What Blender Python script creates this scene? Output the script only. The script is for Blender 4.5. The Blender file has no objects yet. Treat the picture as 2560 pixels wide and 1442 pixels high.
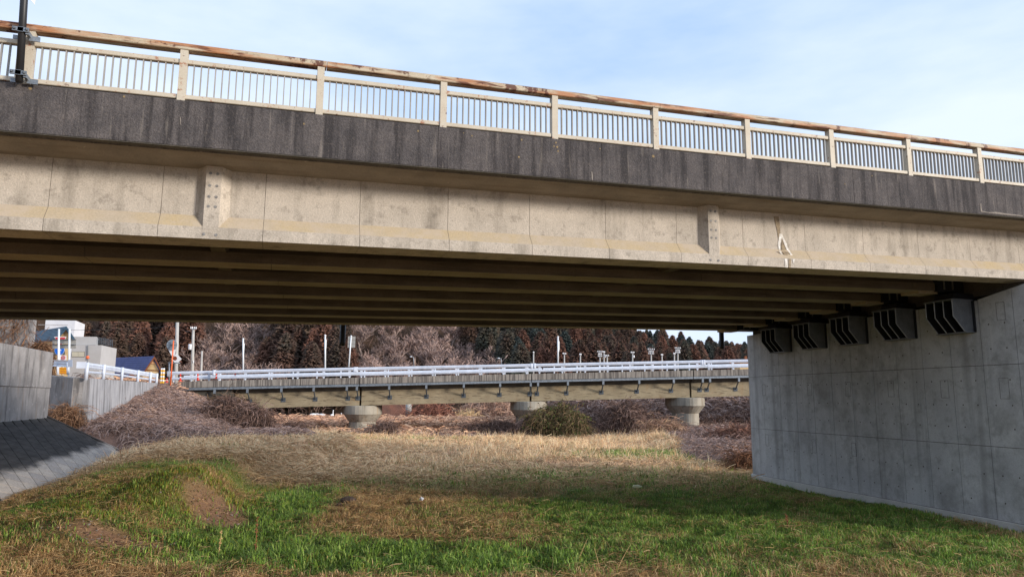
import bpy, math, random
import numpy as np
from mathutils import Matrix, Vector
rnd = random.Random(7)
rng = np.random.default_rng(11)
scn = bpy.context.scene
COL = scn.collection

# ------------------------------------------------------------------ camera
F, YAW, PITCH, ROLL = 1796.3, 0.31476, 0.15141, 0.00582
W_, H_ = 2560.0, 1442.0
EYE = np.array([0.0, 0.0, 3.0])
sy, cy = math.sin(YAW), math.cos(YAW)
cp, sp = math.cos(PITCH), math.sin(PITCH)
FW = np.array([sy*cp, cy*cp, sp]); R0 = np.array([cy, -sy, 0.0]); U0 = np.cross(R0, FW)
RT = math.cos(ROLL)*R0 + math.sin(ROLL)*U0
UP = -math.sin(ROLL)*R0 + math.cos(ROLL)*U0
cam = bpy.data.cameras.new('camera'); camo = bpy.data.objects.new('camera', cam); COL.objects.link(camo)
cam.sensor_fit = 'HORIZONTAL'; cam.sensor_width = 36.0; cam.lens = F/W_*36.0
cam.clip_start = 0.1; cam.clip_end = 9000
m = Matrix.Identity(4)
for i in range(3):
    m[i][0] = RT[i]; m[i][1] = UP[i]; m[i][2] = -FW[i]; m[i][3] = EYE[i]
camo.matrix_world = m
scn.camera = camo

# ------------------------------------------------------------------ sky, sun, exposure
SUN_EL = math.radians(13); SUN_AZ = math.atan2(0.72, -0.69)      # azimuth measured from +Y towards +X
tosun = Vector((math.sin(SUN_AZ)*math.cos(SUN_EL), math.cos(SUN_AZ)*math.cos(SUN_EL), math.sin(SUN_EL)))
world = bpy.data.worlds.new('World'); scn.world = world; world.use_nodes = True
nt = world.node_tree; nt.nodes.clear()
wo = nt.nodes.new('ShaderNodeOutputWorld'); bg = nt.nodes.new('ShaderNodeBackground')
sk = nt.nodes.new('ShaderNodeTexSky'); sk.sky_type = 'NISHITA'; sk.sun_disc = False
sk.sun_elevation = SUN_EL; sk.sun_rotation = SUN_AZ; sk.air_density = 1.0; sk.dust_density = 1.5; sk.ozone_density = 1.6
tc = nt.nodes.new('ShaderNodeTexCoord'); mp = nt.nodes.new('ShaderNodeMapping')
mp.inputs['Scale'].default_value = (1.0, 1.0, 3.2); mp.inputs['Rotation'].default_value = (0.15, 0.1, 0.5)
nz = nt.nodes.new('ShaderNodeTexNoise'); nz.inputs['Scale'].default_value = 1.7; nz.inputs['Detail'].default_value = 7; nz.inputs['Roughness'].default_value = 0.52
rp = nt.nodes.new('ShaderNodeValToRGB'); rp.color_ramp.elements[0].position = 0.30; rp.color_ramp.elements[1].position = 0.62
rp.color_ramp.elements[0].color = (0.0, 0.0, 0.0, 1); rp.color_ramp.elements[1].color = (1, 1, 1, 1)
mx = nt.nodes.new('ShaderNodeMixRGB'); mx.inputs['Color2'].default_value = (4.35, 4.95, 5.95, 1)
nt.links.new(tc.outputs['Generated'], mp.inputs['Vector']); nt.links.new(mp.outputs['Vector'], nz.inputs['Vector'])
nt.links.new(nz.outputs['Fac'], rp.inputs['Fac']); nt.links.new(rp.outputs['Color'], mx.inputs['Fac'])
m0 = nt.nodes.new('ShaderNodeMixRGB'); m0.inputs['Fac'].default_value = 0.82; m0.inputs['Color2'].default_value = (2.35, 3.55, 5.45, 1)
nt.links.new(sk.outputs['Color'], m0.inputs['Color1']); nt.links.new(m0.outputs['Color'], mx.inputs['Color1']); nt.links.new(mx.outputs['Color'], bg.inputs['Color'])
bg.inputs['Strength'].default_value = 0.10
nt.links.new(bg.outputs['Background'], wo.inputs['Surface'])
sl = bpy.data.lights.new('sun', 'SUN'); sl.energy = 2.05; sl.angle = math.radians(10); sl.color = (1.0, 0.92, 0.82)
so = bpy.data.objects.new('sun', sl); COL.objects.link(so)
so.rotation_euler = (-tosun).to_track_quat('-Z', 'Y').to_euler()
scn.view_settings.view_transform = 'Standard'; scn.view_settings.look = 'None'
scn.view_settings.exposure = 1.0; scn.view_settings.gamma = 1.0; scn.view_settings.use_curve_mapping = False

# ------------------------------------------------------------------ helpers
def ray(px, py): return FW + RT*((px-W_/2)/F) + UP*((H_/2-py)/F)
def at(px, py, D):                      # point seen at photo pixel, D metres ahead (horizontal)
    d = ray(px, py); t = D/(d[0]*sy + d[1]*cy); return EYE + d*t
def atY(px, py, Y): d = ray(px, py); return EYE + d*(Y/d[1])
def atz(px, py, z): d = ray(px, py); return EYE + d*((z-EYE[2])/d[2])
def DL(x, y): return x*sy + y*cy, x*cy - y*sy
def XY(D, L): return D*sy + L*cy, D*cy - L*sy

def lin(r, g, b):
    f = lambda c: (c/255.0/12.92) if c/255.0 <= 0.04045 else ((c/255.0+0.055)/1.055)**2.4
    return (f(r), f(g), f(b))

class MB:
    def __init__(s): s.v = []; s.f = []
    def hexa(s, p):                     # 8 corners: bottom 4 ccw, top 4 ccw
        n = len(s.v); s.v += [tuple(map(float, q)) for q in p]
        s.f += [(n+3, n+2, n+1, n), (n+4, n+5, n+6, n+7)] + [(n+i, n+(i+1) % 4, n+4+(i+1) % 4, n+4+i) for i in range(4)]
        return s
    def box(s, a, b):
        x0, y0, z0 = a; x1, y1, z1 = b
        return s.hexa([(x0, y0, z0), (x1, y0, z0), (x1, y1, z0), (x0, y1, z0), (x0, y0, z1), (x1, y0, z1), (x1, y1, z1), (x0, y1, z1)])
    def loft(s, rings, cap=True):
        n = len(s.v); k = len(rings[0])
        for r in rings: s.v += [tuple(map(float, q)) for q in r]
        for i in range(len(rings)-1):
            for j in range(k):
                a = n+i*k+j; b = n+i*k+(j+1) % k
                s.f.append((a, b, b+k, a+k))
        if cap:
            s.f.append(tuple(n+j for j in reversed(range(k)))); s.f.append(tuple(n+(len(rings)-1)*k+j for j in range(k)))
        return s
    def tube(s, path, rad, k=8):
        path = [np.array(p, float) for p in path]; rr = rad if hasattr(rad, '__len__') else [rad]*len(path)
        rings = []
        ref = None
        for i, p in enumerate(path):
            t = path[min(i+1, len(path)-1)] - path[max(i-1, 0)]; t = t/np.linalg.norm(t)
            if ref is None: ref = np.array([0, 0, 1.0]) if abs(t[2]) < 0.9 else np.array([1.0, 0, 0])
            a = np.cross(t, ref); a /= np.linalg.norm(a); b = np.cross(a, t); ref = b
            rings.append([p + rr[i]*(math.cos(q)*a + math.sin(q)*b) for q in [2*math.pi*j/k for j in range(k)]])
        return s.loft(rings)
    def lathe(s, prof, c, k=20, sx=1, sy_=1, ang=0):
        ca, sa = math.cos(ang), math.sin(ang); rings = []
        for r, z in prof:
            ring = []
            for j in range(k):
                q = 2*math.pi*j/k; x = r*sx*math.cos(q); y = r*sy_*math.sin(q)
                ring.append((c[0]+x*ca-y*sa, c[1]+x*sa+y*ca, c[2]+z))
            rings.append(ring)
        return s.loft(rings)
    def poly(s, pts): n = len(s.v); s.v += [tuple(map(float, p)) for p in pts]; s.f.append(tuple(range(n, n+len(pts)))); return s
    def slab(s, pts, off):              # polygon thickened by vector off
        n = len(s.v); k = len(pts); off = np.array(off, float)
        s.v += [tuple(map(float, p)) for p in pts] + [tuple(np.array(p, float)+off) for p in pts]
        s.f += [tuple(range(n, n+k)), tuple(reversed(range(n+k, n+2*k)))] + [(n+(i+1) % k, n+i, n+k+i, n+k+(i+1) % k) for i in range(k)]
        return s
    def mesh(s, name, mat, smooth=False):
        me = bpy.data.meshes.new(name); me.from_pydata(s.v, [], s.f); me.update()
        import bmesh
        b = bmesh.new(); b.from_mesh(me); bmesh.ops.recalc_face_normals(b, faces=b.faces); b.to_mesh(me); b.free()
        if mat: me.materials.append(mat)
        if smooth: me.shade_smooth()
        return me
    def build(s, name, mat, parent=None, smooth=False, bevel=0):
        o = bpy.data.objects.new(name, s.mesh(name, mat, smooth)); COL.objects.link(o)
        if parent: o.parent = parent
        if bevel:
            bm_ = o.modifiers.new('bevel', 'BEVEL'); bm_.width = bevel; bm_.segments = 1; bm_.limit_method = 'ANGLE'
        return o

def tag(o, label=None, cat=None, group=None, kind=None):
    if label: o['label'] = label
    if cat: o['category'] = cat
    if group: o['group'] = group
    if kind: o['kind'] = kind
    return o
def empty(name, loc, label=None, cat=None, group=None):
    o = bpy.data.objects.new(name, None); o.empty_display_size = 0.2; COL.objects.link(o)
    # parts are modelled in world coordinates, so the base point is kept as a property-free offset
    o.location = loc; o['_b'] = 1; del o['_b']
    return tag(o, label, cat, group)
def part(mb, name, mat, parent, smooth=False, bevel=0):
    o = mb.build(name, mat, parent, smooth, bevel)
    p = parent; off = Vector((0, 0, 0))
    while p: off += p.location; p = p.parent
    o.matrix_parent_inverse = Matrix.Identity(4)
    o.location = -off if False else o.location
    o.data.transform(Matrix.Translation(-off)) if off.length else None
    return o
def put(name, me, parent, loc, rz=0.0, sc=(1, 1, 1)):
    o = bpy.data.objects.new(name, me); COL.objects.link(o)
    loc = Vector([float(v) for v in loc])
    if parent:
        p = parent; off = Vector((0, 0, 0))
        while p: off += p.location; p = p.parent
        o.parent = parent; loc = loc - off
    o.location = loc; o.rotation_euler = (0, 0, rz); o.scale = sc
    return o

def vnoise(x, y, seed=0):
    x = np.asarray(x, float); y = np.asarray(y, float)
    xi = np.floor(x).astype(np.int64); yi = np.floor(y).astype(np.int64); fx = x-xi; fy = y-yi
    fx = fx*fx*(3-2*fx); fy = fy*fy*(3-2*fy)
    def h(a, b):
        n = (a*374761393 + b*668265263 + seed*974634077) & 0xffffffff
        n = ((n ^ (n >> 13))*1274126177) & 0xffffffff
        return ((n ^ (n >> 16)) & 0xffff)/65535.0
    return (h(xi, yi)*(1-fx)+h(xi+1, yi)*fx)*(1-fy) + (h(xi, yi+1)*(1-fx)+h(xi+1, yi+1)*fx)*fy
def fbm(x, y, seed=0, o=3):
    r = 0; a = 0.5; t = 0
    for i in range(o): r = r + a*vnoise(x*2**i, y*2**i, seed+i*17); t += a; a *= 0.5
    return r/t
def S(t): t = np.clip(t, 0, 1); return t*t*(3-2*t)

# ------------------------------------------------------------------ materials
def nodes(name):
    mt = bpy.data.materials.new(name); mt.use_nodes = True; t = mt.node_tree; b = t.nodes['Principled BSDF']
    return mt, t, b
def tex(t, kind, scale, detail=4, rough=0.55, vec=None, sc=None):
    n = t.nodes.new(kind)
    if 'Scale' in n.inputs: n.inputs['Scale'].default_value = scale
    if kind == 'ShaderNodeTexNoise': n.inputs['Detail'].default_value = detail; n.inputs['Roughness'].default_value = rough
    if sc:
        mp = t.nodes.new('ShaderNodeMapping'); mp.inputs['Scale'].default_value = sc
        t.links.new(vec, mp.inputs['Vector']); t.links.new(mp.outputs['Vector'], n.inputs['Vector'])
    elif vec: t.links.new(vec, n.inputs['Vector'])
    return n
def ramp(t, src, a, b, ca=(0, 0, 0), cb=(1, 1, 1)):
    r = t.nodes.new('ShaderNodeValToRGB'); e = r.color_ramp.elements
    e[0].position = a; e[1].position = b; e[0].color = (*ca, 1); e[1].color = (*cb, 1)
    t.links.new(src, r.inputs['Fac']); return r.outputs['Color']
def mixc(t, fac, c1, c2, mode='MIX'):
    n = t.nodes.new('ShaderNodeMixRGB'); n.blend_type = mode
    for inp, c in ((n.inputs['Fac'], fac), (n.inputs['Color1'], c1), (n.inputs['Color2'], c2)):
        if hasattr(c, 'is_linked') or hasattr(c, 'links'): t.links.new(c, inp)
        elif isinstance(c, (int, float)): inp.default_value = c
        else: inp.default_value = (*c, 1)
    return n.outputs['Color']
def surf(name, col, col2=None, scale=2.0, rough=0.85, bump=0.15, bscale=40, streaks=(), spots=(), metallic=0.0, spec=0.3, fine=0.25, tint=None):
    """procedural weathered surface: two tones, fine grain, optional streaks (colour, scale xyz, lo, hi, amount) and spots"""
    mt, t, b = nodes(name)
    pos = t.nodes.new('ShaderNodeNewGeometry').outputs['Position']
    col2 = col2 or tuple(c*0.72 for c in col)
    big = tex(t, 'ShaderNodeTexNoise', scale, 5, 0.6, pos)
    c = ramp(t, big.outputs['Fac'], 0.34, 0.66, col, col2)
    fn = tex(t, 'ShaderNodeTexNoise', bscale, 3, 0.65, pos)
    fr = ramp(t, fn.outputs['Fac'], 0.3, 0.7, (1-fine,)*3, (1+fine,)*3)
    c = mixc(t, 1.0, c, fr, 'MULTIPLY')
    for (sc_, scl, lo, hi, amt) in streaks:
        s = tex(t, 'ShaderNodeTexNoise', 1.0, 4, 0.6, pos, scl)
        fc = ramp(t, s.outputs['Fac'], lo, hi, (0, 0, 0), (amt,)*3)
        c = mixc(t, fc, c, sc_)
    for (sc_, scl, lo, hi, amt) in spots:
        s = tex(t, 'ShaderNodeTexNoise', scl, 5, 0.7, pos)
        fc = ramp(t, s.outputs['Fac'], lo, hi, (0, 0, 0), (amt,)*3)
        c = mixc(t, fc, c, sc_)
    t.links.new(c, b.inputs['Base Color'])
    b.inputs['Roughness'].default_value = rough; b.inputs['Metallic'].default_value = metallic
    b.inputs['Specular IOR Level'].default_value = spec
    if bump:
        bn = t.nodes.new('ShaderNodeBump'); bn.inputs['Strength'].default_value = bump; bn.inputs['Distance'].default_value = 0.02
        t.links.new(fn.outputs['Fac'], bn.inputs['Height']); t.links.new(bn.outputs['Normal'], b.inputs['Normal'])
    return mt
def attr_mat(name, rough=0.9, trans=0.0, var=0.0, bend=0.0):
    mt, t, b = nodes(name); nrm = None
    if bend:
        g_ = t.nodes.new('ShaderNodeNewGeometry'); ad = t.nodes.new('ShaderNodeVectorMath'); ad.operation = 'ADD'; ad.inputs[1].default_value = (0, 0, bend)
        nm = t.nodes.new('ShaderNodeVectorMath'); nm.operation = 'NORMALIZE'; t.links.new(g_.outputs['Normal'], ad.inputs[0]); t.links.new(ad.outputs[0], nm.inputs[0]); nrm = nm.outputs[0]; t.links.new(nrm, b.inputs['Normal'])
    a = t.nodes.new('ShaderNodeAttribute'); a.attribute_name = 'Col'
    c = a.outputs['Color']
    if var:
        oi = t.nodes.new('ShaderNodeObjectInfo')
        fr = ramp(t, oi.outputs['Random'], 0, 1, (1-var, 1-var*0.9, 1-var*0.8), (1+var, 1+var*0.9, 1+var*0.9))
        c = mixc(t, 1.0, c, fr, 'MULTIPLY')
    t.links.new(c, b.inputs['Base Color']); b.inputs['Roughness'].default_value = rough; b.inputs['Specular IOR Level'].default_value = 0.15
    if trans:
        tr = t.nodes.new('ShaderNodeBsdfTranslucent'); t.links.new(c, tr.inputs['Color'])
        ms = t.nodes.new('ShaderNodeMixShader'); ms.inputs[0].default_value = trans
        o = t.nodes['Material Output']; t.links.new(b.outputs[0], ms.inputs[1]); t.links.new(tr.outputs[0], ms.inputs[2]); t.links.new(ms.outputs[0], o.inputs['Surface'])
    return mt
def flat(name, col, rough=0.5, metallic=0.0, spec=0.4, fine=0.08): return surf(name, col, tuple(c*0.9 for c in col), 1.5, rough, 0.0, 25, metallic=metallic, spec=spec, fine=fine)

M = {}
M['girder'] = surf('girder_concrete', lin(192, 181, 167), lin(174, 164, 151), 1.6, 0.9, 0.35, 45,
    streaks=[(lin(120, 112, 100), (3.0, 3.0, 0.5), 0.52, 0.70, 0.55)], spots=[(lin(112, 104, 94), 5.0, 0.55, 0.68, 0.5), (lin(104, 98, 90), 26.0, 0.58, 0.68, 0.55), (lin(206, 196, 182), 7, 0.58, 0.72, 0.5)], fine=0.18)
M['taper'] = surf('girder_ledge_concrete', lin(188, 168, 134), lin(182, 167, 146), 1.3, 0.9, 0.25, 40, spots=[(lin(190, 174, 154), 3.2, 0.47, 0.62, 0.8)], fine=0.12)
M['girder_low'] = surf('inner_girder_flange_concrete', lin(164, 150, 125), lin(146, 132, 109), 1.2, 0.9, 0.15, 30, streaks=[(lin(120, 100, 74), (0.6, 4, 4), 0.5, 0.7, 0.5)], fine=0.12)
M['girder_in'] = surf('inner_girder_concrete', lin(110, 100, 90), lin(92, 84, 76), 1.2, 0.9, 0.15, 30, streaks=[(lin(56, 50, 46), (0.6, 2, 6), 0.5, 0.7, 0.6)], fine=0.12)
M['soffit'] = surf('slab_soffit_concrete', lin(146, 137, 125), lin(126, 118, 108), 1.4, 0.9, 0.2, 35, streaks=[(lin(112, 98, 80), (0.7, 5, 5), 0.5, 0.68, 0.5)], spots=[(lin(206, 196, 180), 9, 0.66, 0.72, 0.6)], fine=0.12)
M['fascia'] = surf('blackened_concrete', lin(94, 88, 86), lin(76, 72, 72), 3.0, 0.95, 0.8, 45,
    streaks=[(lin(46, 43, 44), (7, 7, 0.5), 0.47, 0.62, 0.75), (lin(146, 136, 126), (9, 9, 0.7), 0.60, 0.74, 0.55)], spots=[(lin(118, 108, 100), 24, 0.54, 0.68, 0.45)], fine=0.35)
M['pier'] = surf('pier_concrete', lin(200, 200, 200), lin(182, 182, 184), 0.9, 0.85, 0.2, 35,
    streaks=[(lin(132, 131, 130), (3, 3, 0.12), 0.52, 0.68, 0.5), (lin(214, 212, 210), (10, 10, 0.25), 0.63, 0.72, 0.45)], spots=[(lin(126, 124, 122), 0.7, 0.48, 0.66, 0.55), (lin(136, 134, 132), 3.2, 0.52, 0.68, 0.5), (lin(138, 136, 134), 11, 0.56, 0.7, 0.35)], fine=0.10)
M['plinth'] = surf('plinth_concrete', lin(204, 200, 195), lin(188, 185, 180), 1.5, 0.85, 0.15, 35, fine=0.08)
M['dark_concrete'] = surf('stained_shade_concrete', lin(96, 92, 84), lin(72, 70, 66), 1.5, 0.9, 0.2, 30)  # dark tone also stands in for shade at the haunch and pier top
M['joint'] = surf('joint_filler', lin(100, 93, 86), None, 3, 0.95, 0.0)
M['cream'] = surf('cream_paint', lin(196, 186, 168), lin(186, 174, 154), 2.5, 0.55, 0.05, 50,
    spots=[(lin(150, 84, 44), 6.5, 0.585, 0.66, 0.75), (lin(96, 46, 26), 11, 0.63, 0.68, 0.9)], fine=0.08)
M['rail_top'] = surf('rusty_cream_paint', lin(192, 180, 158), lin(178, 162, 136), 2.5, 0.6, 0.1, 50,
    streaks=[(lin(168, 104, 58), (1.2, 14, 9), 0.44, 0.60, 0.8), (lin(92, 48, 30), (1.6, 18, 12), 0.54, 0.62, 0.9)], spots=[(lin(86, 42, 28), 2.6, 0.57, 0.62, 0.9)], fine=0.12)
M['bar'] = surf('grey_cream_paint', lin(162, 158, 152), lin(148, 144, 138), 4, 0.6, 0.0, 40, spots=[(lin(140, 90, 60), 8, 0.66, 0.72, 0.6)], fine=0.06)
M['black_shade_steel'] = surf('black_coated_shade_steel', (0.022, 0.024, 0.028), (0.03, 0.032, 0.036), 3, 0.5, 0.05, 30, metallic=0.3)  # also colours the inner bracket ribs, where black stands for shade
M['bracket'] = surf('dark_grey_steel', (0.20, 0.21, 0.225), (0.15, 0.16, 0.17), 5, 0.42, 0.05, 30, metallic=0.25, fine=0.15)
M['edge'] = surf('pale_steel_edge', (0.34, 0.35, 0.36), (0.26, 0.27, 0.28), 9, 0.5, 0.0, 30)
M['galv'] = surf('galvanised_steel', lin(150, 156, 162), lin(120, 126, 132), 6, 0.45, 0.05, 40, metallic=0.5)
M['galv_dark'] = surf('weathered_galvanised_steel', lin(96, 102, 108), lin(76, 82, 88), 5, 0.5, 0.05, 40, metallic=0.3)
M['black_paint'] = flat('black_paint', (0.02, 0.02, 0.022), 0.45)
M['lime'] = surf('lime_crust', lin(236, 232, 226), lin(190, 182, 170), 14, 0.9, 0.3, 50)
M['dull_lime'] = surf('dull_lime', lin(150, 140, 130), lin(126, 118, 110), 12, 0.95, 0.3, 50)
M['patch'] = surf('patch_mortar', lin(118, 116, 114), lin(140, 138, 136), 5, 0.95, 0.1)
M['rustlime'] = surf('stained_lime', lin(164, 146, 120), lin(130, 116, 98), 8, 0.9, 0.3, 50)
M['lichen'] = surf('yellow_lichen', lin(150, 128, 92), lin(116, 102, 80), 20, 0.95, 0.3, 80)
M['b2_fascia'] = surf('streaked_concrete', lin(158, 150, 140), lin(136, 128, 120), 1.0, 0.9, 0.2, 30,
    streaks=[(lin(82, 76, 72), (9, 9, 0.3), 0.43, 0.58, 0.85), (lin(200, 192, 180), (6, 6, 0.4), 0.60, 0.72, 0.6)], fine=0.15)
M['b2_girder'] = surf('board_marked_concrete', lin(164, 150, 124), lin(142, 128, 104), 0.9, 0.9, 0.2, 30,
    streaks=[(lin(92, 80, 64), (1.4, 1.4, 9.0), 0.54, 0.66, 0.7)], spots=[(lin(150, 116, 78), 0.8, 0.58, 0.72, 0.5)], fine=0.15)
M['b2_pier'] = surf('column_concrete', lin(168, 160, 146), lin(148, 142, 130), 1.0, 0.9, 0.2, 30,
    streaks=[(lin(110, 102, 90), (3.5, 3.5, 0.15), 0.52, 0.68, 0.7), (lin(170, 130, 84), (2.2, 2.2, 0.1), 0.60, 0.72, 0.5)], fine=0.1)
M['white_rail'] = surf('white_galvanised_paint', lin(212, 217, 228), lin(194, 200, 212), 2.0, 0.45, 0.0, 30, fine=0.04)
M['white_pole'] = surf('white_paint', lin(232, 234, 236), lin(214, 218, 222), 2.0, 0.5, 0.0, 30, fine=0.04)
M['old_wall'] = surf('old_wall_concrete', lin(158, 153, 150), lin(128, 124, 122), 1.2, 0.92, 0.3, 25,
    streaks=[(lin(84, 80, 78), (2.6, 2.6, 0.35), 0.54, 0.68, 0.75), (lin(176, 172, 168), (3, 3, 4), 0.60, 0.7, 0.6), (lin(138, 116, 96), (2, 2, 0.4), 0.60, 0.72, 0.6)], fine=0.15)
M['wing_wall'] = surf('streaky_wall_concrete', lin(172, 170, 172), lin(152, 151, 154), 0.8, 0.9, 0.2, 25,
    streaks=[(lin(84, 80, 78), (3.6, 3.6, 0.3), 0.45, 0.66, 0.7)], fine=0.1)
M['pole_concrete'] = surf('pole_concrete', lin(186, 182, 176), lin(170, 166, 160), 2, 0.85, 0.1, 30)
M['orange'] = flat('orange_paint', lin(232, 110, 60), 0.5)
M['red'] = flat('red_plastic', lin(214, 60, 44), 0.5)
M['yellow'] = flat('yellow_paint', lin(240, 176, 30), 0.5)
M['blue'] = flat('blue_sign', lin(24, 104, 204), 0.5)
M['white'] = flat('white_sign', lin(236, 236, 236), 0.5)
M['redsign'] = flat('red_sign', lin(206, 44, 54), 0.5)
M['sign_back'] = flat('sign_back_grey', lin(168, 164, 156), 0.5, 0.2)
M['mirror_back'] = flat('mirror_back_grey', lin(148, 158, 164), 0.5)
M['brown'] = flat('brown_plate', lin(122, 60, 34), 0.6)
M['house_grey'] = surf('grey_siding', lin(186, 184, 182), lin(176, 174, 172), 0.6, 0.8, 0.0, 10, fine=0.04)
M['house_light'] = surf('light_siding', lin(224, 224, 226), lin(212, 212, 215), 0.6, 0.8, 0.0, 10, fine=0.04)
M['house_cream'] = surf('cream_siding', lin(216, 188, 140), lin(206, 178, 130), 0.6, 0.8, 0.0, 10, fine=0.04)
M['house_peach'] = surf('peach_siding', lin(226, 176, 132), None, 0.6, 0.8, 0.0, 10, fine=0.04)
M['roof_blue'] = surf('blue_roof_tile', lin(74, 84, 134), lin(62, 72, 118), 1.0, 0.5, 0.0, 20, fine=0.1)
M['roof_teal'] = surf('teal_roof_metal', lin(70, 98, 116), lin(58, 84, 102), 1.0, 0.5, 0.0, 20, fine=0.1)
M['roof_orange'] = surf('orange_roof', lin(226, 140, 76), None, 1.0, 0.6, 0.0, 20)
M['timber'] = surf('brown_timber', lin(142, 88, 56), None, 2.0, 0.7, 0.0, 20)
M['window_frame'] = flat('dark_window_frame', lin(58, 50, 46), 0.5)
def glass_mat():
    mt, t, b = nodes('window_glass'); b.inputs['Base Color'].default_value = (*lin(150, 156, 156), 1); b.inputs['Roughness'].default_value = 0.12
    b.inputs['Specular IOR Level'].default_value = 0.7; return mt
M['glass'] = glass_mat()
M['curtain'] = flat('curtain', lin(196, 190, 170), 0.9)
M['asphalt'] = surf('asphalt', (0.06, 0.06, 0.06), (0.05, 0.05, 0.05), 1.0, 0.9, 0.2, 60)
M['litter'] = flat('pale_plastic', lin(226, 222, 180), 0.4)
M['litter_white'] = flat('white_plastic', lin(222, 226, 232), 0.4)
M['rock'] = surf('dark_rock', lin(78, 66, 60), lin(56, 48, 46), 6, 0.95, 0.5, 30)
M['stalk'] = surf('dry_stalk', lin(150, 96, 66), lin(120, 76, 52), 9, 0.95, 0.2, 60)
M['stalk_pale'] = surf('pale_straw_stalk', lin(206, 172, 122), lin(186, 150, 104), 9, 0.95, 0.2, 60)
M['swan'] = flat('white_plumage', lin(244, 242, 240), 0.8)
M['far_red'] = surf('reddish_brown_concrete', lin(140, 96, 80), lin(110, 82, 72), 0.4, 0.9, 0.0, 5)
M['grass'] = attr_mat('grass_blades', 0.8, 0.2, 0.0, 1.3)
M['vine'] = attr_mat('dead_vine_stems', 0.95, 0.0, 0.0, 0.8)
M['cedar'] = attr_mat('cedar_foliage', 0.95, 0.0, 0.22)
M['twig'] = attr_mat('bare_twigs', 0.95, 0.0, 0.15)

# ------------------------------------------------------------------ terrain
def toe_far(Y): return np.interp(Y, [40, 58, 75, 120], [1.5, 1.5, -2.0, -2.0])
def hillamp(L): return np.interp(L, [-400, -160, -60, 0, 44, 100, 220], [70, 62, 56, 42, 19, 11, 10])
def hill0(L): return np.interp(L, [-170, -60, 20, 100], [150, 170, 200, 235])
def gz(X, Y, rough=True):
    X = np.asarray(X, float); Y = np.asarray(Y, float)
    D, L = DL(X, Y)
    z = np.interp(D, [-60, 10, 26, 45, 60, 75, 100, 116, 168, 180, 200], [0, 0, 0, 0.2, 0.3, 0.3, 0.2, -1.4, -1.4, 0.9, 1.5])
    # bench on the left with its scarp
    edge = -8.3 + 0.9*np.sin(D*0.33+1.0) + np.interp(D, [12, 18, 24, 30, 46], [1.6, 0.2, -0.9, 0.1, -1.4])
    bench = S((edge - L)/np.interp(D, [20, 28], [1.5, 1.0]) + 0.15)
    bench = bench*S((X+7.6)/4.0)
    z = z + bench*np.interp(D, [9, 13, 17, 22, 30, 44, 52], [0.0, 0.15, 0.45, 0.8, 0.78, 0.62, 0.0])
    z = z + 0.42*np.exp(-((D-19.5)/2.2)**2 - ((L+8.6)/1.5)**2) + 0.25*np.exp(-((D-15.2)/0.9)**2 - ((L+8.4)/2.2)**2)
    z = z - 0.22*np.exp(-((L+5.9)/1.2)**2)*S((26-D)/6)*S((D-13)/2)
    if rough:
        z = z + (fbm(X*0.6, Y*0.6, 3)-0.5)*0.16*S((D-9)/4)*S((120-D)/20) + (vnoise(X*2.2, Y*2.2, 9)-0.5)*0.05
    # left dyke: vine bank beyond Y=41, stone pitching in front of it
    t = S((toe_far(Y) - X)/10.5)
    bank = 0.5 + np.interp(Y, [41, 44, 52, 60, 64, 80], [0.75, 0.95, 1.9, 3.1, 3.4, 3.4])*t
    kb = S((Y-40.6)/2.5)*S((150-D)/30)
    z = np.where(X < toe_far(Y), z*(1-kb) + np.maximum(z, bank)*kb, z)
    rv = np.interp(X, [-10.3, -7.3], [1.72, 0.05])
    kr = (1-S((Y-41.3)/1.2))*S((Y-5)/4)
    z = np.where(X < -7.3, z*(1-kr)+rv*kr, z)
    top1 = S((-11.0-X)/0.6)*S((40.0-Y)/0.5)                      # ground level behind the near wall
    lineX = -9.6 + (Y-43.6)*0.059
    side = ((X+9.6)*3.2 + (Y-43.3)*2.5)/4.06
    top2 = S((lineX-0.15-X)/0.8)*S((side-0.2)/0.8)*S((140-D)/10)  # dyke road
    top3 = S((-8.2-X)/1.5)*S((Y-60)/1.5)*S((140-D)/10)
    tp = np.maximum(np.maximum(top1, top2), top3)
    z = z*(1-tp) + np.maximum(z, 3.95)*tp
    z = np.where((X < -28) & (D > 60), np.minimum(z, 3.2), z)
    # right bank
    z = z + 3.3*S((D-63)/18)*S((L-1.0)/7)*S((150-D)/20)
    z = z + 0.45*S((L-8.2)/2.5)*S((D-27)/8)*S((70-D)/8)
    # hill
    h0 = hill0(L)
    z = z + hillamp(L)*S((D-h0)/120.0)
    return z
Ds = np.unique(np.concatenate([np.linspace(-80, 8, 12), np.arange(8, 34, 0.33), np.arange(34, 75, 0.7), np.arange(75, 200, 4), np.arange(200, 420, 12), np.array([500, 700, 1000, 1600, 2600, 4000])]))
Ls = np.unique(np.concatenate([np.array([-4000, -2000, -1000, -600, -400]), np.arange(-320, -60, 10), np.arange(-60, -24, 2), np.arange(-24, 18, 0.36), np.arange(18, 60, 2), np.arange(60, 330, 10), np.array([400, 600, 1000, 2000, 4000])]))
DD, LL = np.meshgrid(Ds, Ls, indexing='ij')
GX, GY = XY(DD, LL); GZ = gz(GX, GY)
def grid_mesh(name, X, Y, Z, mat):
    n, k = X.shape; me = bpy.data.meshes.new(name)
    v = np.stack([X, Y, Z], -1).reshape(-1, 3)
    i = np.arange((n-1)*(k-1)); a = (i//(k-1))*k + i % (k-1)
    f = np.stack([a, a+1, a+k+1, a+k], -1)[:, ::-1]
    me.from_pydata(v.tolist(), [], f.tolist()); me.update(); me.materials.append(mat); me.shade_smooth()
    return me
SOIL = [(at(545, 1248, 18.6), 1.15, 1.3), (at(285, 1322, 14.8), 1.7, 0.6)]
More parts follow.
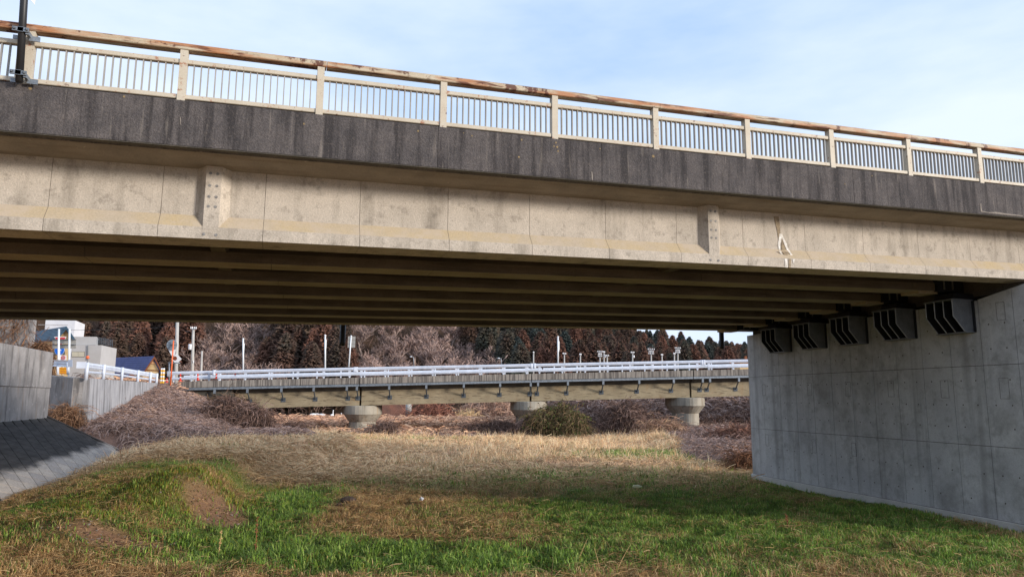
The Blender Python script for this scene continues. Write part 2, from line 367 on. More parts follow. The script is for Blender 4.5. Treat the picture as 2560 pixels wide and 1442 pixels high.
def ground_mat():
    mt, t, b = nodes('meadow_soil')
    pos = t.nodes.new('ShaderNodeNewGeometry').outputs['Position']
    n1 = tex(t, 'ShaderNodeTexNoise', 0.35, 5, 0.6, pos); n2 = tex(t, 'ShaderNodeTexNoise', 9, 5, 0.7, pos)
    c = ramp(t, n1.outputs['Fac'], 0.35, 0.65, lin(112, 88, 58), lin(92, 84, 48))
    f = ramp(t, n2.outputs['Fac'], 0.25, 0.75, (0.6, 0.6, 0.6), (1.35, 1.3, 1.25))
    c = mixc(t, 1.0, c, f, 'MULTIPLY')
    a = t.nodes.new('ShaderNodeAttribute'); a.attribute_name = 'Col'
    c2 = mixc(t, 1.0, a.outputs['Color'], f, 'MULTIPLY')
    t.links.new(c2, b.inputs['Base Color']); b.inputs['Roughness'].default_value = 0.97; b.inputs['Specular IOR Level'].default_value = 0.1
    bn = t.nodes.new('ShaderNodeBump'); bn.inputs['Strength'].default_value = 0.6; bn.inputs['Distance'].default_value = 0.06
    t.links.new(n2.outputs['Fac'], bn.inputs['Height']); t.links.new(bn.outputs['Normal'], b.inputs['Normal'])
    return mt
M['ground'] = ground_mat()

# green blobs (where fresh grass grows): D, L, rD, rL, amount
GREEN = [(14.3, -2.2, 1.3, 4.6, 1.0), (19.5, 4.6, 5.6, 5.4, 1.0), (16.6, 8.6, 3.6, 3.6, 1.0), (20.5, 10.5, 6, 3.0, 0.95), (20.5, -6.4, 5.0, 1.25, 1.0), (23.4, -10.2, 2.2, 4.0, 0.85),
         (18.0, -10.2, 3.4, 3.6, 0.72), (15.6, -5.6, 1.9, 1.8, 0.95), (49.0, -9.0, 1.6, 5.0, 0.6), (38.5, 6.5, 2.2, 4.0, 0.6), (36.0, 11.0, 2.4, 3.0, 0.6), (28.5, 4.5, 3.0, 6.0, 0.45), (25, -3, 4, 4, 0.25),
         (17.0, 1.0, 2.4, 3.0, 0.55), (14.0, 9.0, 1.3, 2.4, 0.45), (13.6, 5.2, 1.0, 1.6, 0.35)]
def green(D, L):
    g = np.zeros_like(D)
    for d, l, rd, rl, a in GREEN: g = np.maximum(g, a*np.exp(-(((D-d)/rd)**2 + ((L-l)/rl)**2)**1.4*0.75))
    n = fbm(D*0.9+31, L*0.9+17, 5, 3); n2 = fbm(D*0.35+3, L*0.35+57, 8, 2)
    return np.clip(g*(0.45+1.1*n) + (n2-0.5)*0.35 + (n-0.55)*0.3 + 0.02, 0, 1)
def soilm(X, Y):
    s = np.zeros_like(X)
    for c, rl, rd in SOIL:
        d, l = DL(c[0], c[1]); D, L = DL(X, Y)
        a = np.exp(-(((L-l-0.35*(d-D))/rl)**2 + ((D-d)/rd)**2)*1.1); s = np.maximum(s, a*(0.7+0.6*fbm(X*1.3, Y*1.3, 21)))
    return s
def is_bank(X, Y): 
    D, L = DL(X, Y)
    return ((Y > 41.2+0.3*np.sin(X)) & (X < toe_far(Y)+0.6) & (X > -16)) | ((D > 53.5+1.5*np.sin(L*0.5)+np.where(L < -4, -1.0, 0)) ) | ((L > 9.3+np.sin(D*0.3)+np.clip((55-D)*0.03, -1, 1)) & (D > 31.0) & (X > 17.6))
gD, gL = DL(GX, GY)
gr = green(gD, gL)[..., None]; so_ = np.clip(soilm(GX, GY)*1.6-0.3, 0, 1)[..., None]; bk = is_bank(GX, GY)[..., None]
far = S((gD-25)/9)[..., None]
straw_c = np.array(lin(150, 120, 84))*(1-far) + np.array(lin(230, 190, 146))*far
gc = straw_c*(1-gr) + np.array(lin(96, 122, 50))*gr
gc = gc*(1-so_) + np.array(lin(142, 112, 90))*so_
gc = np.where(bk, np.array(lin(128, 104, 94)), gc)
gc = np.where(((gD > 55) & (gL < 0.5) | (gD > 62))[..., None], np.array(lin(170, 132, 108)), gc)
gc = np.where((gD > 140)[..., None], np.array(lin(74, 58, 46)), gc)
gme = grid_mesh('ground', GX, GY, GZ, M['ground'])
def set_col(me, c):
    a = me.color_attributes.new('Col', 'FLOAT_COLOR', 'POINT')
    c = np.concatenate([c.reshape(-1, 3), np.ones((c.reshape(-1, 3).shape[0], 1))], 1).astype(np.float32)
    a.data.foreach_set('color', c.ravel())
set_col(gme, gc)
go = bpy.data.objects.new('ground', gme); COL.objects.link(go); tag(go, kind='structure')
def zg(x, y): return float(gz(np.array([x]), np.array([y]))[0])

# river
def water_mat():
    mt, t, b = nodes('river_water'); pos = t.nodes.new('ShaderNodeNewGeometry').outputs['Position']
    n = tex(t, 'ShaderNodeTexNoise', 1.0, 3, 0.5, pos, (0.8, 0.8, 1))
    bn = t.nodes.new('ShaderNodeBump'); bn.inputs['Strength'].default_value = 0.05; bn.inputs['Distance'].default_value = 0.05
    t.links.new(n.outputs['Fac'], bn.inputs['Height']); t.links.new(bn.outputs['Normal'], b.inputs['Normal'])
    b.inputs['Base Color'].default_value = (0.03, 0.028, 0.024, 1); b.inputs['Roughness'].default_value = 0.08; b.inputs['IOR'].default_value = 1.33
    return mt
w = MB(); a = [XY(108, -120), XY(108, 90), XY(176, 90), XY(176, -120)]
w.poly([(p[0], p[1], -0.42) for p in a]); tag(w.build('river_water', water_mat()), kind='structure')

# ------------------------------------------------------------------ main bridge
G = 0.0206; ZO = 3.0
Yd, Zd, fd, Yg, Zg, dY, CF = 11.214, 4.402+ZO, 0.706, 11.964, 2.4636+ZO, 1.8944, 0.0146
XA, XB = -22.0, 30.0
def zgr(X, z): return z + G*X
def xprism(mb, prof, x0, x1):           # prof: (Y, z at X=0) polygon, follows the grade
    mb.loft([[(x, y, zgr(x, z)) for y, z in prof] for x in (x0, x1)]); return mb
br = empty('girder_bridge', (3, 17.5, 0), 'large concrete girder bridge with blackened deck edge spanning the foreground', 'bridge')
Yf = Yg + 6*dY + 0.62 + 0.75            # far deck edge
zfb = Zd - fd
# deck slab (with sloping overhang underside)
mbk = MB(); xprism(mbk, [(Yd+0.05, zfb+0.02), (Yg+0.15, Zg+1.165), (Yf-0.77, Zg+1.165-CF*11), (Yf-0.05, zfb-CF*11), (Yf, Zd-0.22), (Yd+0.05, Zd-0.12)], XA, XB)
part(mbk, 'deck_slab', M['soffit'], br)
mbk = MB(); xprism(mbk, [(Yd+0.42, Zd-0.13), (Yd+0.42, Zd-0.10), (Yf-0.3, Zd-0.20), (Yf-0.3, Zd-0.23)], XA, XB); part(mbk, 'road_surface', M['asphalt'], br)
# fascia cast in long lengths with fine joints
fx = [XA, -13.2, -5.55, 2.35, 5.32, 10.9, 18.6, XB]
for a, b in zip(fx[:-1], fx[1:]):
    mbk = MB(); xprism(mbk, [(Yd, zfb), (Yd+0.30, zfb), (Yd+0.30, Zd), (Yd+0.012, Zd), (Yd, Zd-0.012)], a+0.004, b-0.004); part(mbk, 'deck_edge', M['fascia'], br)
mbk = MB(); xprism(mbk, [(Yd+0.012, zfb-0.014), (Yd+0.12, zfb-0.014), (Yd+0.12, zfb), (Yd+0.012, zfb)], XA, XB); part(mbk, 'drip_strip', M['dark_concrete'], br)
# girders
def gprof(y0, z0, wd=0.64):
    return [(y0, z0), (y0+wd, z0), (y0+wd, z0+0.19), (y0+wd-0.15, z0+0.40), (y0+wd-0.15, z0+1.17), (y0+0.15, z0+1.17), (y0+0.15, z0+0.40), (y0, z0+0.19)]
joints = [round(-3.38 + 1.531*k, 3) for k in range(-12, 23)]
front = empty('front_girder', (3, Yg+0.3, Zg)); front.parent = br; front.location = (0, Yg+0.3-17.5, Zg)
gq = 0.0036
for a, b in zip(joints[:-1], joints[1:]):
    if a < XA or b > XB: continue
    mbk = MB(); pr = gprof(Yg, Zg)
    xprism(mbk, pr, a+gq, b-gq)
    o = part(mbk, 'girder_segment', M['girder'], front); o.data.materials.append(M['taper'])
    for p in o.data.polygons:
        n = p.normal
        if n.y < -0.3 and n.z > 0.3: p.material_index = 1
mbk = MB(); xprism(mbk, [(y+(0.012 if y < Yg+0.3 else -0.012), z+(0.012 if z < Zg+0.5 else 0)) for y, z in gprof(Yg, Zg)], XA+0.1, XB-0.1); part(mbk, 'joint_mortar', M['joint'], front)
STX = [-9.75-0.5, -1.10, 8.08, 24.0]
for xs in STX:                          # anchor block: flush face, splayed sides
    for_ = []
    z0 = Zg+0.12; z1 = Zg+1.20
    a = 0.115; bb = 0.27
    rings = []
    for z, wsp in ((z0+0.12, 1.0), (z1, 1.0)):
        rings.append([(xs-bb, Yg+0.17, zgr(xs-bb, z)), (xs-a, Yg-0.004, zgr(xs-a, z)), (xs+a, Yg-0.004, zgr(xs+a, z)), (xs+bb, Yg+0.17, zgr(xs+bb, z))])
    rings.insert(0, [(xs-a-0.06, Yg+0.12, zgr(xs, z0)), (xs-a, Yg-0.004, zgr(xs, z0+0.03)), (xs+a, Yg-0.004, zgr(xs, z0+0.03)), (xs+a+0.06, Yg+0.12, zgr(xs, z0))])
    mbk = MB(); mbk.loft(rings); part(mbk, 'anchor_block', M['girder'], front)
    mbk = MB()
    for zz in (0.07, 0.52, 0.68, 0.86, 1.06):
        for s in (-1, 1):
            dx = 0.052 if zz > 0.2 else 0.09; c = (xs+s*dx, Yg-0.003, zgr(xs, Zg+zz))
            mbk.slab([(c[0]+0.024*math.cos(q), c[1], c[2]+0.024*math.sin(q)) for q in [k*math.pi/4 for k in range(8)]], (0, -0.006, 0))
    o = part(mbk, 'anchor_cap', M['patch'], front); tag(o, kind='stuff')
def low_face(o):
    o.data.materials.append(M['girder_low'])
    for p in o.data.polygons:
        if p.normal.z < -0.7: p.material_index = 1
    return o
for k in range(1, 7):
    y0 = Yg+k*dY; z0 = Zg-CF*k*dY
    gp = empty('inner_girder', (0, 0, 0)); gp.parent = br; gp.location = (0, y0+0.3-17.5, z0)
    segs = [j + 0.13*k for j in joints if XA < j+0.13*k < 15.2][::2]; EX = 15.68+0.086*k*dY; segs = [XA] + segs + [EX]
    for a, b in zip(segs[:-1], segs[1:]):
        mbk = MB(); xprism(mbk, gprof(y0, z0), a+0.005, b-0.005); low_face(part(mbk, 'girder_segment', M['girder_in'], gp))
    mbk = MB(); xprism(mbk, [(y+(0.012 if y < y0+0.3 else -0.012), z+(0.012 if z < z0+0.5 else 0)) for y, z in gprof(y0, z0)], XA+0.1, EX-0.1); part(mbk, 'joint_mortar', M['joint'], gp)
    mbk = MB(); xprism(mbk, [(y0+0.05, z0-0.07), (y0+0.59, z0-0.07), (y0+0.59, z0-0.002), (y0+0.05, z0-0.002)], EX-0.5, EX+0.12); part(mbk, 'sole_plate', M['girder_low'], gp)
    mbk = MB(); xprism(mbk, [(y0-0.05, z0-0.02), (y0+0.69, z0-0.02), (y0+0.69, z0+0.5), (y0+0.49, z0+0.62), (y0+0.49, z0+1.15), (y0+0.15, z0+1.15), (y0+0.15, z0+0.62), (y0-0.05, z0+0.5)], EX+0.02, EX+1.5); part(mbk, 'end_casing', M['black_shade_steel'], gp)
    for xx in (EX+0.22, EX+0.5):
        mbk = MB(); mbk.box((xx, y0-0.085, zgr(xx, z0+0.03)), (xx+0.03, y0-0.052, zgr(xx, z0+0.45))); part(mbk, 'casing_rib', M['bracket'], gp)
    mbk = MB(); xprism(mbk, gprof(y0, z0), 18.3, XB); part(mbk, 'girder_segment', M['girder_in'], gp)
for xs in STX[1:3] + [-10.2]:
    for k in range(6):
        y0 = Yg+k*dY; z0 = Zg-CF*k*dY
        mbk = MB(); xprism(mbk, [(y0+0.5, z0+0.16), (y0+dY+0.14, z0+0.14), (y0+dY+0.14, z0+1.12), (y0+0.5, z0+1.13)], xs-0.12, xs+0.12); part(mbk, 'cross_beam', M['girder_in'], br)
        for s in (0, 1):
            yy = y0+0.64 if s == 0 else y0+dY
            sg = 1 if s == 0 else -1
            mbk = MB(); mbk.loft([[(xs-0.2, yy-sg*0.15, zgr(xs, z0+0.19)), (xs+0.2, yy-sg*0.15, zgr(xs, z0+0.19)), (xs+0.12, yy+sg*0.12, zgr(xs, z0+0.17)), (xs-0.12, yy+sg*0.12, zgr(xs, z0+0.17))],
                                   [(xs-0.2, yy-sg*0.15, zgr(xs, z0+1.1)), (xs+0.2, yy-sg*0.15, zgr(xs, z0+1.1)), (xs+0.12, yy+sg*0.12, zgr(xs, z0+1.1)), (xs-0.12, yy+sg*0.12, zgr(xs, z0+1.1))]])
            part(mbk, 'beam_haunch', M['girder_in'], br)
for k in range(6):                      # end cross beams over the pier, deepened and darkened to stand for shadow
    y0 = Yg+k*dY; z0 = Zg-CF*k*dY
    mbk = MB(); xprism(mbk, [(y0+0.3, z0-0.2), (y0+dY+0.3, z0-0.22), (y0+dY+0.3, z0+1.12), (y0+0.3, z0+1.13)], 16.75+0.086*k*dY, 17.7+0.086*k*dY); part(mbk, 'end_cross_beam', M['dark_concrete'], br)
# drain pipes hanging from the far edge
for (px, pt, pb_) in ((858, 806, 864), (1803, 820, 872)):
    a = atY(px, pt, Yf-0.25); b = atY(px, pb_, Yf-0.25)
    mbk = MB(); mbk.tube([(a[0], a[1], a[2]+0.5), (a[0], a[1], b[2]+0.12), (a[0]-0.01, a[1]-0.0, b[2])], 0.095, 12); part(mbk, 'drain_pipe', M['black_paint'], br, True)
# lime crusts and lichen
def on_face(px, py, off=0.0): return atY(px, py, Yg+0.15-off)
def crust(poly, mat, name='lime_crust', Y=None):
    mbk = MB(); mbk.slab([atY(px, py, Y) for px, py in poly], (0, -0.008, 0)); return part(mbk, name, M[mat], br)
crust([(1934, 541), (1946, 541), (1949, 562), (1951, 590), (1946, 600), (1942, 575)], 'rustlime', Y=Yg+0.15)
crust([(1948, 584), (1955, 586), (1966, 610), (1972, 627), (1967, 627), (1955, 597), (1950, 612), (1951, 627), (1946, 627), (1945, 608)], 'lime', Y=Yg+0.148)
crust([(1953, 596), (1961, 612), (1964, 628), (1953, 628)], 'rustlime', Y=Yg+0.146)
crust([(1968, 626), (1973, 626), (1986, 646), (1984, 648)], 'lime', Y=Yg+0.07); crust([(1946, 627), (1951, 627), (1963, 646), (1959, 646)], 'lime', Y=Yg+0.07)
crust([(1955, 628), (1963, 628), (1976, 647), (1968, 647)], 'rustlime', Y=Yg+0.06)
crust([(1961, 647), (1967, 647), (1969, 669), (1963, 669)], 'lime', Y=Yg); crust([(1972, 647), (1977, 647), (1976, 669), (1971, 669)], 'rustlime', Y=Yg); crust([(1981, 648), (1987, 648), (1983, 660)], 'lime', Y=Yg)
crust([(2450, 510), (2452, 508), (2454, 527), (2470, 531), (2490, 530), (2520, 535), (2556, 539), (2556, 541), (2500, 536), (2451, 530)], 'dull_lime', Y=Yd)
crust([(1478, 430), (1480, 430), (1482, 440), (1481, 452), (1479, 450)], 'dull_lime', Y=Yd); crust([(450, 292), (452, 295), (452, 314), (450, 310)], 'dull_lime', Y=Yd)
mbk = MB()
for px, py, r in ((1390, 357, 3), (1385, 366, 2.5), (1393, 368, 3.5), (1395, 378, 3), (1633, 391, 5), (1304, 350, 3), (1045, 328, 3), (1159, 333, 2), (2112, 460, 2.5), (1297, 393, 3), (1180, 340, 2.5), (76, 222, 4), (310, 242, 3), (760, 310, 3), (2180, 440, 2.2), (1500, 372, 2.4)):
    c = atY(px, py, Yd); rr = r*c[1]/F*0.9
    mbk.slab([(c[0]+rr*math.cos(q)*rnd.uniform(.8, 1.2), c[1], c[2]+rr*math.sin(q)) for q in [k*math.pi/4 for k in range(8)]], (0, -0.004, 0))
tag(part(mbk, 'lichen_spots', M['lichen'], br), kind='stuff')

# ------------------------------------------------------------------ railing on the main bridge
RX0 = -3.567; HR = 0.9126
rl = empty('bridge_railing', (3, Yd+0.1, Zd), 'cream steel railing with rust stains along the top of the near bridge', 'railing')
ks = list(range(-7, 14))
yR = Yd + 0.035
def baluster_mesh():
    mbk = MB(); mbk.box((-0.008, 0.0, 0.0), (0.008, 0.052, 0.52)); return mbk.mesh('bar', M['bar'])
barm = baluster_mesh()
mbk = MB(); mbk.box((-0.055, -0.03, 0), (0.055, 0.095, HR-0.115)); postm = mbk.mesh('post', M['cream'])
for k in ks:
    x = RX0 + 2*k
    put('post', postm, rl, (x, yR, zgr(x, Zd-0.005)))
    if k == ks[-1]: break
    a, b = x+0.056, x+2-0.056
    def rail(z0, z1, y0, y1, name, mt, a=a, b=b, ch=0.008):
        mbk = MB(); xprism(mbk, [(y0+ch, Zd+z0), (y1, Zd+z0), (y1, Zd+z1), (y0+ch, Zd+z1), (y0, Zd+z1-ch), (y0, Zd+z0+ch)], a, b); return part(mbk, name, M[mt], rl)
    rail(0.028, 0.098, yR-0.012, yR+0.07, 'bottom_rail', 'cream')
    rail(0.585, 0.655, yR-0.012, yR+0.07, 'middle_rail', 'cream')
    if -4 <= k <= 11:
        for j in range(18):
            xb = a + (j+0.9)*(b-a)/18.8
            put('bar', barm, rl, (xb, yR+0.008, zgr(xb, Zd+0.085)))
for k in range(-7, 13, 3):
    x0 = RX0+2*k+0.085; x1 = x0+6
    mbk = MB(); y0, y1, z0, z1 = yR-0.045, yR+0.12, HR-0.115, HR
    xprism(mbk, [(y0+0.01, Zd+z0), (y1, Zd+z0), (y1, Zd+z1-0.02), (y1-0.03, Zd+z1), (y0+0.045, Zd+z1), (y0, Zd+z1-0.03), (y0, Zd+z0+0.01)], x0+0.004, x1-0.004)
    part(mbk, 'top_rail', M['rail_top'], rl)
# sign pole clamped to the railing
pb0 = atY(48, 205, Yd-0.13); pt0 = atY(60, 0, Yd-0.13)
sgn = empty('sign_pole', tuple(pb0), 'black sign pole clamped to the railing at the left', 'sign pole')
d = (pt0-pb0); 
mbk = MB(); mbk.tube([pb0, pb0 + d*2.2], 0.048, 14); part(mbk, 'pole', M['black_paint'], sgn, True)
for fr in ((0.09), (0.61)):
    c = pb0 + d*fr
    mbk = MB(); mbk.box((c[0]-0.10, c[1]-0.075, c[2]-0.03), (c[0]+0.10, c[1]-0.05, c[2]+0.03)); mbk.box((c[0]-0.035, c[1]-0.075, c[2]-0.035), (c[0]+0.035, c[1]-0.052, c[2]+0.035))
    mbk.box((c[0]+0.06, c[1]-0.05, c[2]-0.055), (c[0]+0.10, c[1]+0.13, c[2]-0.0)); mbk.box((c[0]+0.08, c[1]+0.045, c[2]-0.10), (c[0]+0.21, c[1]+0.065, c[2]-0.03)); mbk.box((c[0]-0.12, c[1]+0.05, c[2]-0.10), (c[0]-0.02, c[1]+0.06, c[2]-0.04))
    cl = part(mbk, 'clamp', M['galv'], sgn)
    mbk = MB()
    for s in (-0.075, 0.075): mbk.lathe([(0.018, -0.012), (0.018, 0.012)], (c[0]+s, c[1]-0.085, c[2]), 8)
    part(mbk, 'bolt', M['galv_dark'], cl)
c = atY(85, 13, Yd-0.13)
mbk = MB(); mbk.slab([c+np.array([0.01, 0, 0]), c+np.array([0.02, 0, 0.9]), c+np.array([-0.62, 0, 0.9]), c+np.array([-0.36, 0, 0.16]), c+np.array([-0.12, 0, 0.15])], (0, -0.012, 0))
spl = part(mbk, 'sign_plate', M['white'], sgn)
mbk = MB(); mbk.slab([c+np.array([-0.06, -0.0135, 0.10]), c+np.array([-0.012, -0.0135, 0.12]), c+np.array([-0.01, -0.0135, 0.8]), c+np.array([-0.5, -0.0135, 0.8])], (0, -0.002, 0)); part(mbk, 'sign_print', M['blue'], spl)

# ------------------------------------------------------------------ right pier
XP, SKW = 15.37, 0.086
def wp(Y, z, e=0.0):                    # point on the pier face, e metres in front of it
    return (XP+SKW*Y-e, Y, z)
TK = 2.6
pr_ = empty('bridge_pier', (17.8, 17.5, 0), 'grey concrete wall pier carrying the near bridge at the right', 'pier')
YN, YFAR = 11.4, 22.85
ZT, ZB = 5.47, 0.207
nose = []
def plan(e, yn, yf, nn=10):             # outline with rounded far nose
    pts = [(XP+SKW*yn-e, yn), ]
    xb = XP+SKW*yf
    pts += [(xb-e, yf), (xb+0.07-e, yf+0.52), (xb+0.15-e, yf+1.05), (xb+0.45-e*0.5, yf+1.25+e), (xb+TK/2, yf+1.35+e), (xb+TK-0.45+e*0.5, yf+1.25+e), (xb+TK-0.15+e, yf+1.05), (xb+TK-0.07+e, yf+0.52), (xb+TK+e, yf)]
    pts.append((XP+SKW*yn+TK+e, yn)); return pts
pl = plan(-0.012, YN, YFAR)
mbk = MB(); mbk.loft([[(x, y, -0.5) for x, y in pl], [(x, y, ZT) for x, y in pl]]); part(mbk, 'wall_core', M['joint'], pr_)
pl2 = plan(0.06, YN-0.1, YFAR+0.05)
mbk = MB(); mbk.loft([[(x, y, -0.6) for x, y in pl2], [(x, y, ZB) for x, y in pl2]]); part(mbk, 'plinth', M['plinth'], pr_, bevel=0.012)
cols = [YN] + [12.32+0.948*k for k in range(12)]
cols[-1] = YFAR
rows = [ZB+0.004, 1.92, 3.86, ZT+0.003]
for i in range(len(cols)-1):
    for j in range(3):
        a, b = cols[i], cols[i+1]; jt = 0.008
        z0, z1 = rows[j]+0.007, rows[j+1]-0.007
        zz = [z1, z1]
        if j == 2 and b < 14.1: zz = [z1 + max(0, (13.4-a))*0.16, z1 + max(0, (13.4-b))*0.16]
        mbk = MB(); mbk.hexa([wp(a+jt, z0), wp(b-jt, z0), wp(b-jt, z0, -0.05), wp(a+jt, z0, -0.05), wp(a+jt, zz[0]), wp(b-jt, zz[1]), wp(b-jt, zz[1], -0.05), wp(a+jt, zz[0], -0.05)])
        part(mbk, 'wall_panel', M['pier'], pr_)
nz_ = plan(0.0, YN, YFAR)[1:-1]
nin = plan(-0.05, YN, YFAR)[1:-1]
for j in range(3):
    z0, z1 = rows[j]+0.005, rows[j+1]-0.005
    for a, b in ((0, 2), (2, 4), (4, 8)):
        out = nz_[a:b+1]; inn = nin[a:b+1][::-1]
        ring = out+inn
        mbk = MB(); mbk.loft([[(x, y, z0) for x, y in ring], [(x, y, z1) for x, y in ring]]); part(mbk, 'nose_panel', M['pier'], pr_)
mbk = MB()
for z in (0.62, 1.25, 2.35, 2.9, 3.5, 4.25, 4.85):
    for i in range(len(cols)-1):
        for fr in (0.27, 0.73):
            if rnd.random() < 0.12: continue
            y = cols[i]+fr*(cols[i+1]-cols[i]); r = 0.021
            mbk.slab([wp(y+r*math.cos(q), z+r*math.sin(q), 0.001) for q in [k*math.pi/3 for k in range(6)]], (-0.002, 0, 0))
tag(part(mbk, 'tie_hole_plugs', M['joint'], pr_), kind='stuff')
for y, z, w_, h_ in ((22.82, 3.36, .2, .42), (20.1, 3.36, .22, .43), (18.2, 3.34, .24, .45), (16.4, 3.33, .24, .46), (14.5, 3.3, .26, .46), (12.75, 3.3, .26, .5), (22.75, 1.53, .2, .42), (20.03, 1.49, .2, .44), (18.12, 1.51, .21, .4), (12.65, 5.13, .24, .44)):
    mbk = MB(); t_ = 0.012
    for (a0, a1, b0, b1) in ((-w_/2, w_/2, -h_/2, -h_/2+t_), (-w_/2, w_/2, h_/2-t_, h_/2), (-w_/2, -w_/2+t_, -h_/2, h_/2), (w_/2-t_, w_/2, -h_/2, h_/2)):
        mbk.hexa([wp(y+a0, z+b0, 0.003), wp(y+a1, z+b0, 0.003), wp(y+a1, z+b0, -0.01), wp(y+a0, z+b0, -0.01), wp(y+a0, z+b1, 0.003), wp(y+a1, z+b1, 0.003), wp(y+a1, z+b1, -0.01), wp(y+a0, z+b1, -0.01)])
    part(mbk, 'patch_outline', M['patch'], pr_)
mbk = MB(); mbk.hexa([wp(YN, ZT+0.002, -0.75), wp(24.0, ZT+0.002, -0.75), wp(24.0, ZT+0.002, -2.2), wp(YN, ZT+0.002, -2.2), wp(YN, ZT+0.36, -0.75), wp(24.0, ZT+0.24, -0.75), wp(24.0, ZT+0.24, -2.2), wp(YN, ZT+0.36, -2.2)]); part(mbk, 'shade_filler', M['dark_concrete'], pr_)  # added block closing the see-through gap, dark to stand for shadow
for k in range(5):                      # steel brackets under the girders
    y0 = 13.43+dY*k; zt = ZT+0.01-CF*dY*k*0.2
    bk_ = empty('seat_bracket', (0, 0, 0)); bk_.parent = pr_; c0 = wp(y0+0.42, zt); bk_.location = Vector(c0)-Vector((17.8, 17.5, 0))
    for j in range(4):
        yy = y0+0.28*j
        mbk = MB(); th = 0.022
        sh = [(0.002, 0), (0.64, 0), (0.64, -0.40), (0.30, -0.77), (0.002, -0.77)]
        mbk.slab([wp(yy, zt+dz, e) for e, dz in sh], (0, th, 0)); part(mbk, 'rib_plate', M['bracket' if j == 0 else 'black_shade_steel'], bk_)  # near rib paler as the lit plate, inner ribs blackened for shade
        mbk = MB(); mbk.tube([wp(yy+0.011, zt-0.0, 0.645), wp(yy+0.011, zt-0.40, 0.645), wp(yy+0.011, zt-0.77, 0.305)], 0.014, 5); part(mbk, 'edge_bar', M['edge'], bk_)  # thin paler bar along the front edge of each rib
    mbk = MB(); mbk.hexa([wp(y0-0.03, zt+0.003, 0.66), wp(y0+0.9, zt+0.003, 0.66), wp(y0+0.9, zt+0.003, 0.0), wp(y0-0.03, zt+0.003, 0.0), wp(y0-0.03, zt+0.03, 0.66), wp(y0+0.9, zt+0.03, 0.66), wp(y0+0.9, zt+0.03, 0.0), wp(y0-0.03, zt+0.03, 0.0)]); part(mbk, 'top_plate', M['bracket'], bk_)
    mbk = MB(); mbk.hexa([wp(y0-0.03, zt-0.80, 0.31), wp(y0+0.9, zt-0.80, 0.31), wp(y0+0.9, zt-0.80, 0.004), wp(y0-0.03, zt-0.80, 0.004), wp(y0-0.03, zt-0.774, 0.31), wp(y0+0.9, zt-0.774, 0.31), wp(y0+0.9, zt-0.774, 0.004), wp(y0-0.03, zt-0.774, 0.004)]); part(mbk, 'bottom_plate', M['bracket'], bk_)
    mbk = MB(); mbk.hexa([wp(y0-0.07, zt-0.79, 0.03), wp(y0+0.93, zt-0.79, 0.03), wp(y0+0.93, zt-0.79, 0.005), wp(y0-0.07, zt-0.79, 0.005), wp(y0-0.07, zt, 0.03), wp(y0+0.93, zt, 0.03), wp(y0+0.93, zt, 0.005), wp(y0-0.07, zt, 0.005)]); part(mbk, 'back_plate', M['black_shade_steel'], bk_)
    mbk = MB(); mbk.hexa([wp(y0+0.1, zt+0.034, 0.5), wp(y0+0.75, zt+0.034, 0.5), wp(y0+0.75, zt+0.034, -0.3), wp(y0+0.1, zt+0.034, -0.3), wp(y0+0.14, zt+0.2, 0.45), wp(y0+0.7, zt+0.2, 0.45), wp(y0+0.7, zt+0.2, -0.3), wp(y0+0.14, zt+0.2, -0.3)]); part(mbk, 'rubber_block', M['black_paint'], bk_)

# ------------------------------------------------------------------ second bridge
def B(s, n, z): return np.array([14.27+0.9694*s+0.2453*n, 56.35-0.2453*s+0.9694*n, z])
def s_of(px):
    t = (px-1280)/F; return (t*58+3.88)/(0.998-0.067*t)
def zat(px, py): s = s_of(px); return at(px, py, 58+0.067*s)[2]
sL, sR = s_of(460), s_of(1875)
zL, zR = zat(460, 953), zat(1875, 922)
def zs(s): return zL + (zR-zL)*(s-sL)/(sR-sL)
b2 = empty('girder_bridge', tuple(B(0, 3, 0)), 'streaky concrete road bridge on round columns in the distance', 'bridge')
def sprism(mb, prof, s0, s1):           # prof: (n, dz from deck edge top)
    mb.loft([[B(s, n, zs(s)+dz) for n, dz in prof] for s in (s0, s1)]); return mb
S0, S1 = sL, 40.0
PS = [s_of(903), s_of(1330), s_of(1732)]
jn = [S0] + PS + [PS[-1]+13.3, S1]
for i, (a, b) in enumerate(zip(jn[:-1], jn[1:])):
    a1, b1 = a+0.03, b-0.03
    n_ = max(1, int(round((b1-a1)/4.5)))
    for q in range(n_):
        u0 = a1+(b1-a1)*q/n_; u1 = a1+(b1-a1)*(q+1)/n_
        mbk = MB(); sprism(mbk, [(0, 0), (0, -0.5), (0.3, -0.5), (0.3, -0.28), (0.6, -0.28), (0.6, 0)], u0+0.008, u1-0.008); part(mbk, 'deck_edge', M['b2_fascia'], b2)
    mbk = MB(); sprism(mbk, [(0.31, -0.30), (6.2, -0.30), (6.2, -0.05), (0.61, -0.05)], a1, b1); part(mbk, 'deck_slab', M['b2_girder'], b2)
    mbk = MB(); sprism(mbk, [(-0.02, -0.53), (-0.02, -0.70), (0.10, -0.70), (0.10, -0.53)], a1, b1); part(mbk, 'steel_channel', M['galv'], b2)
    mbk = MB(); sprism(mbk, [(0.62, -0.31), (0.62, -0.72), (0.9, -1.02), (0.9, -0.31)], a1+0.05, b1-0.05); part(mbk, 'shade_haunch', M['dark_concrete'], b2)  # added filler in the recess, its dark colour standing for overhang shade
    a2 = a1+0.05 if i else s_of(585)
    for nn in (0.9, 2.9, 4.8):
        mbk = MB(); sprism(mbk, [(nn, -1.0), (nn, -2.2), (nn+0.55, -2.2), (nn+0.55, -0.31), (nn+0.05, -0.31)], a2, b1-0.05); part(mbk, 'girder', M['b2_girder'], b2)
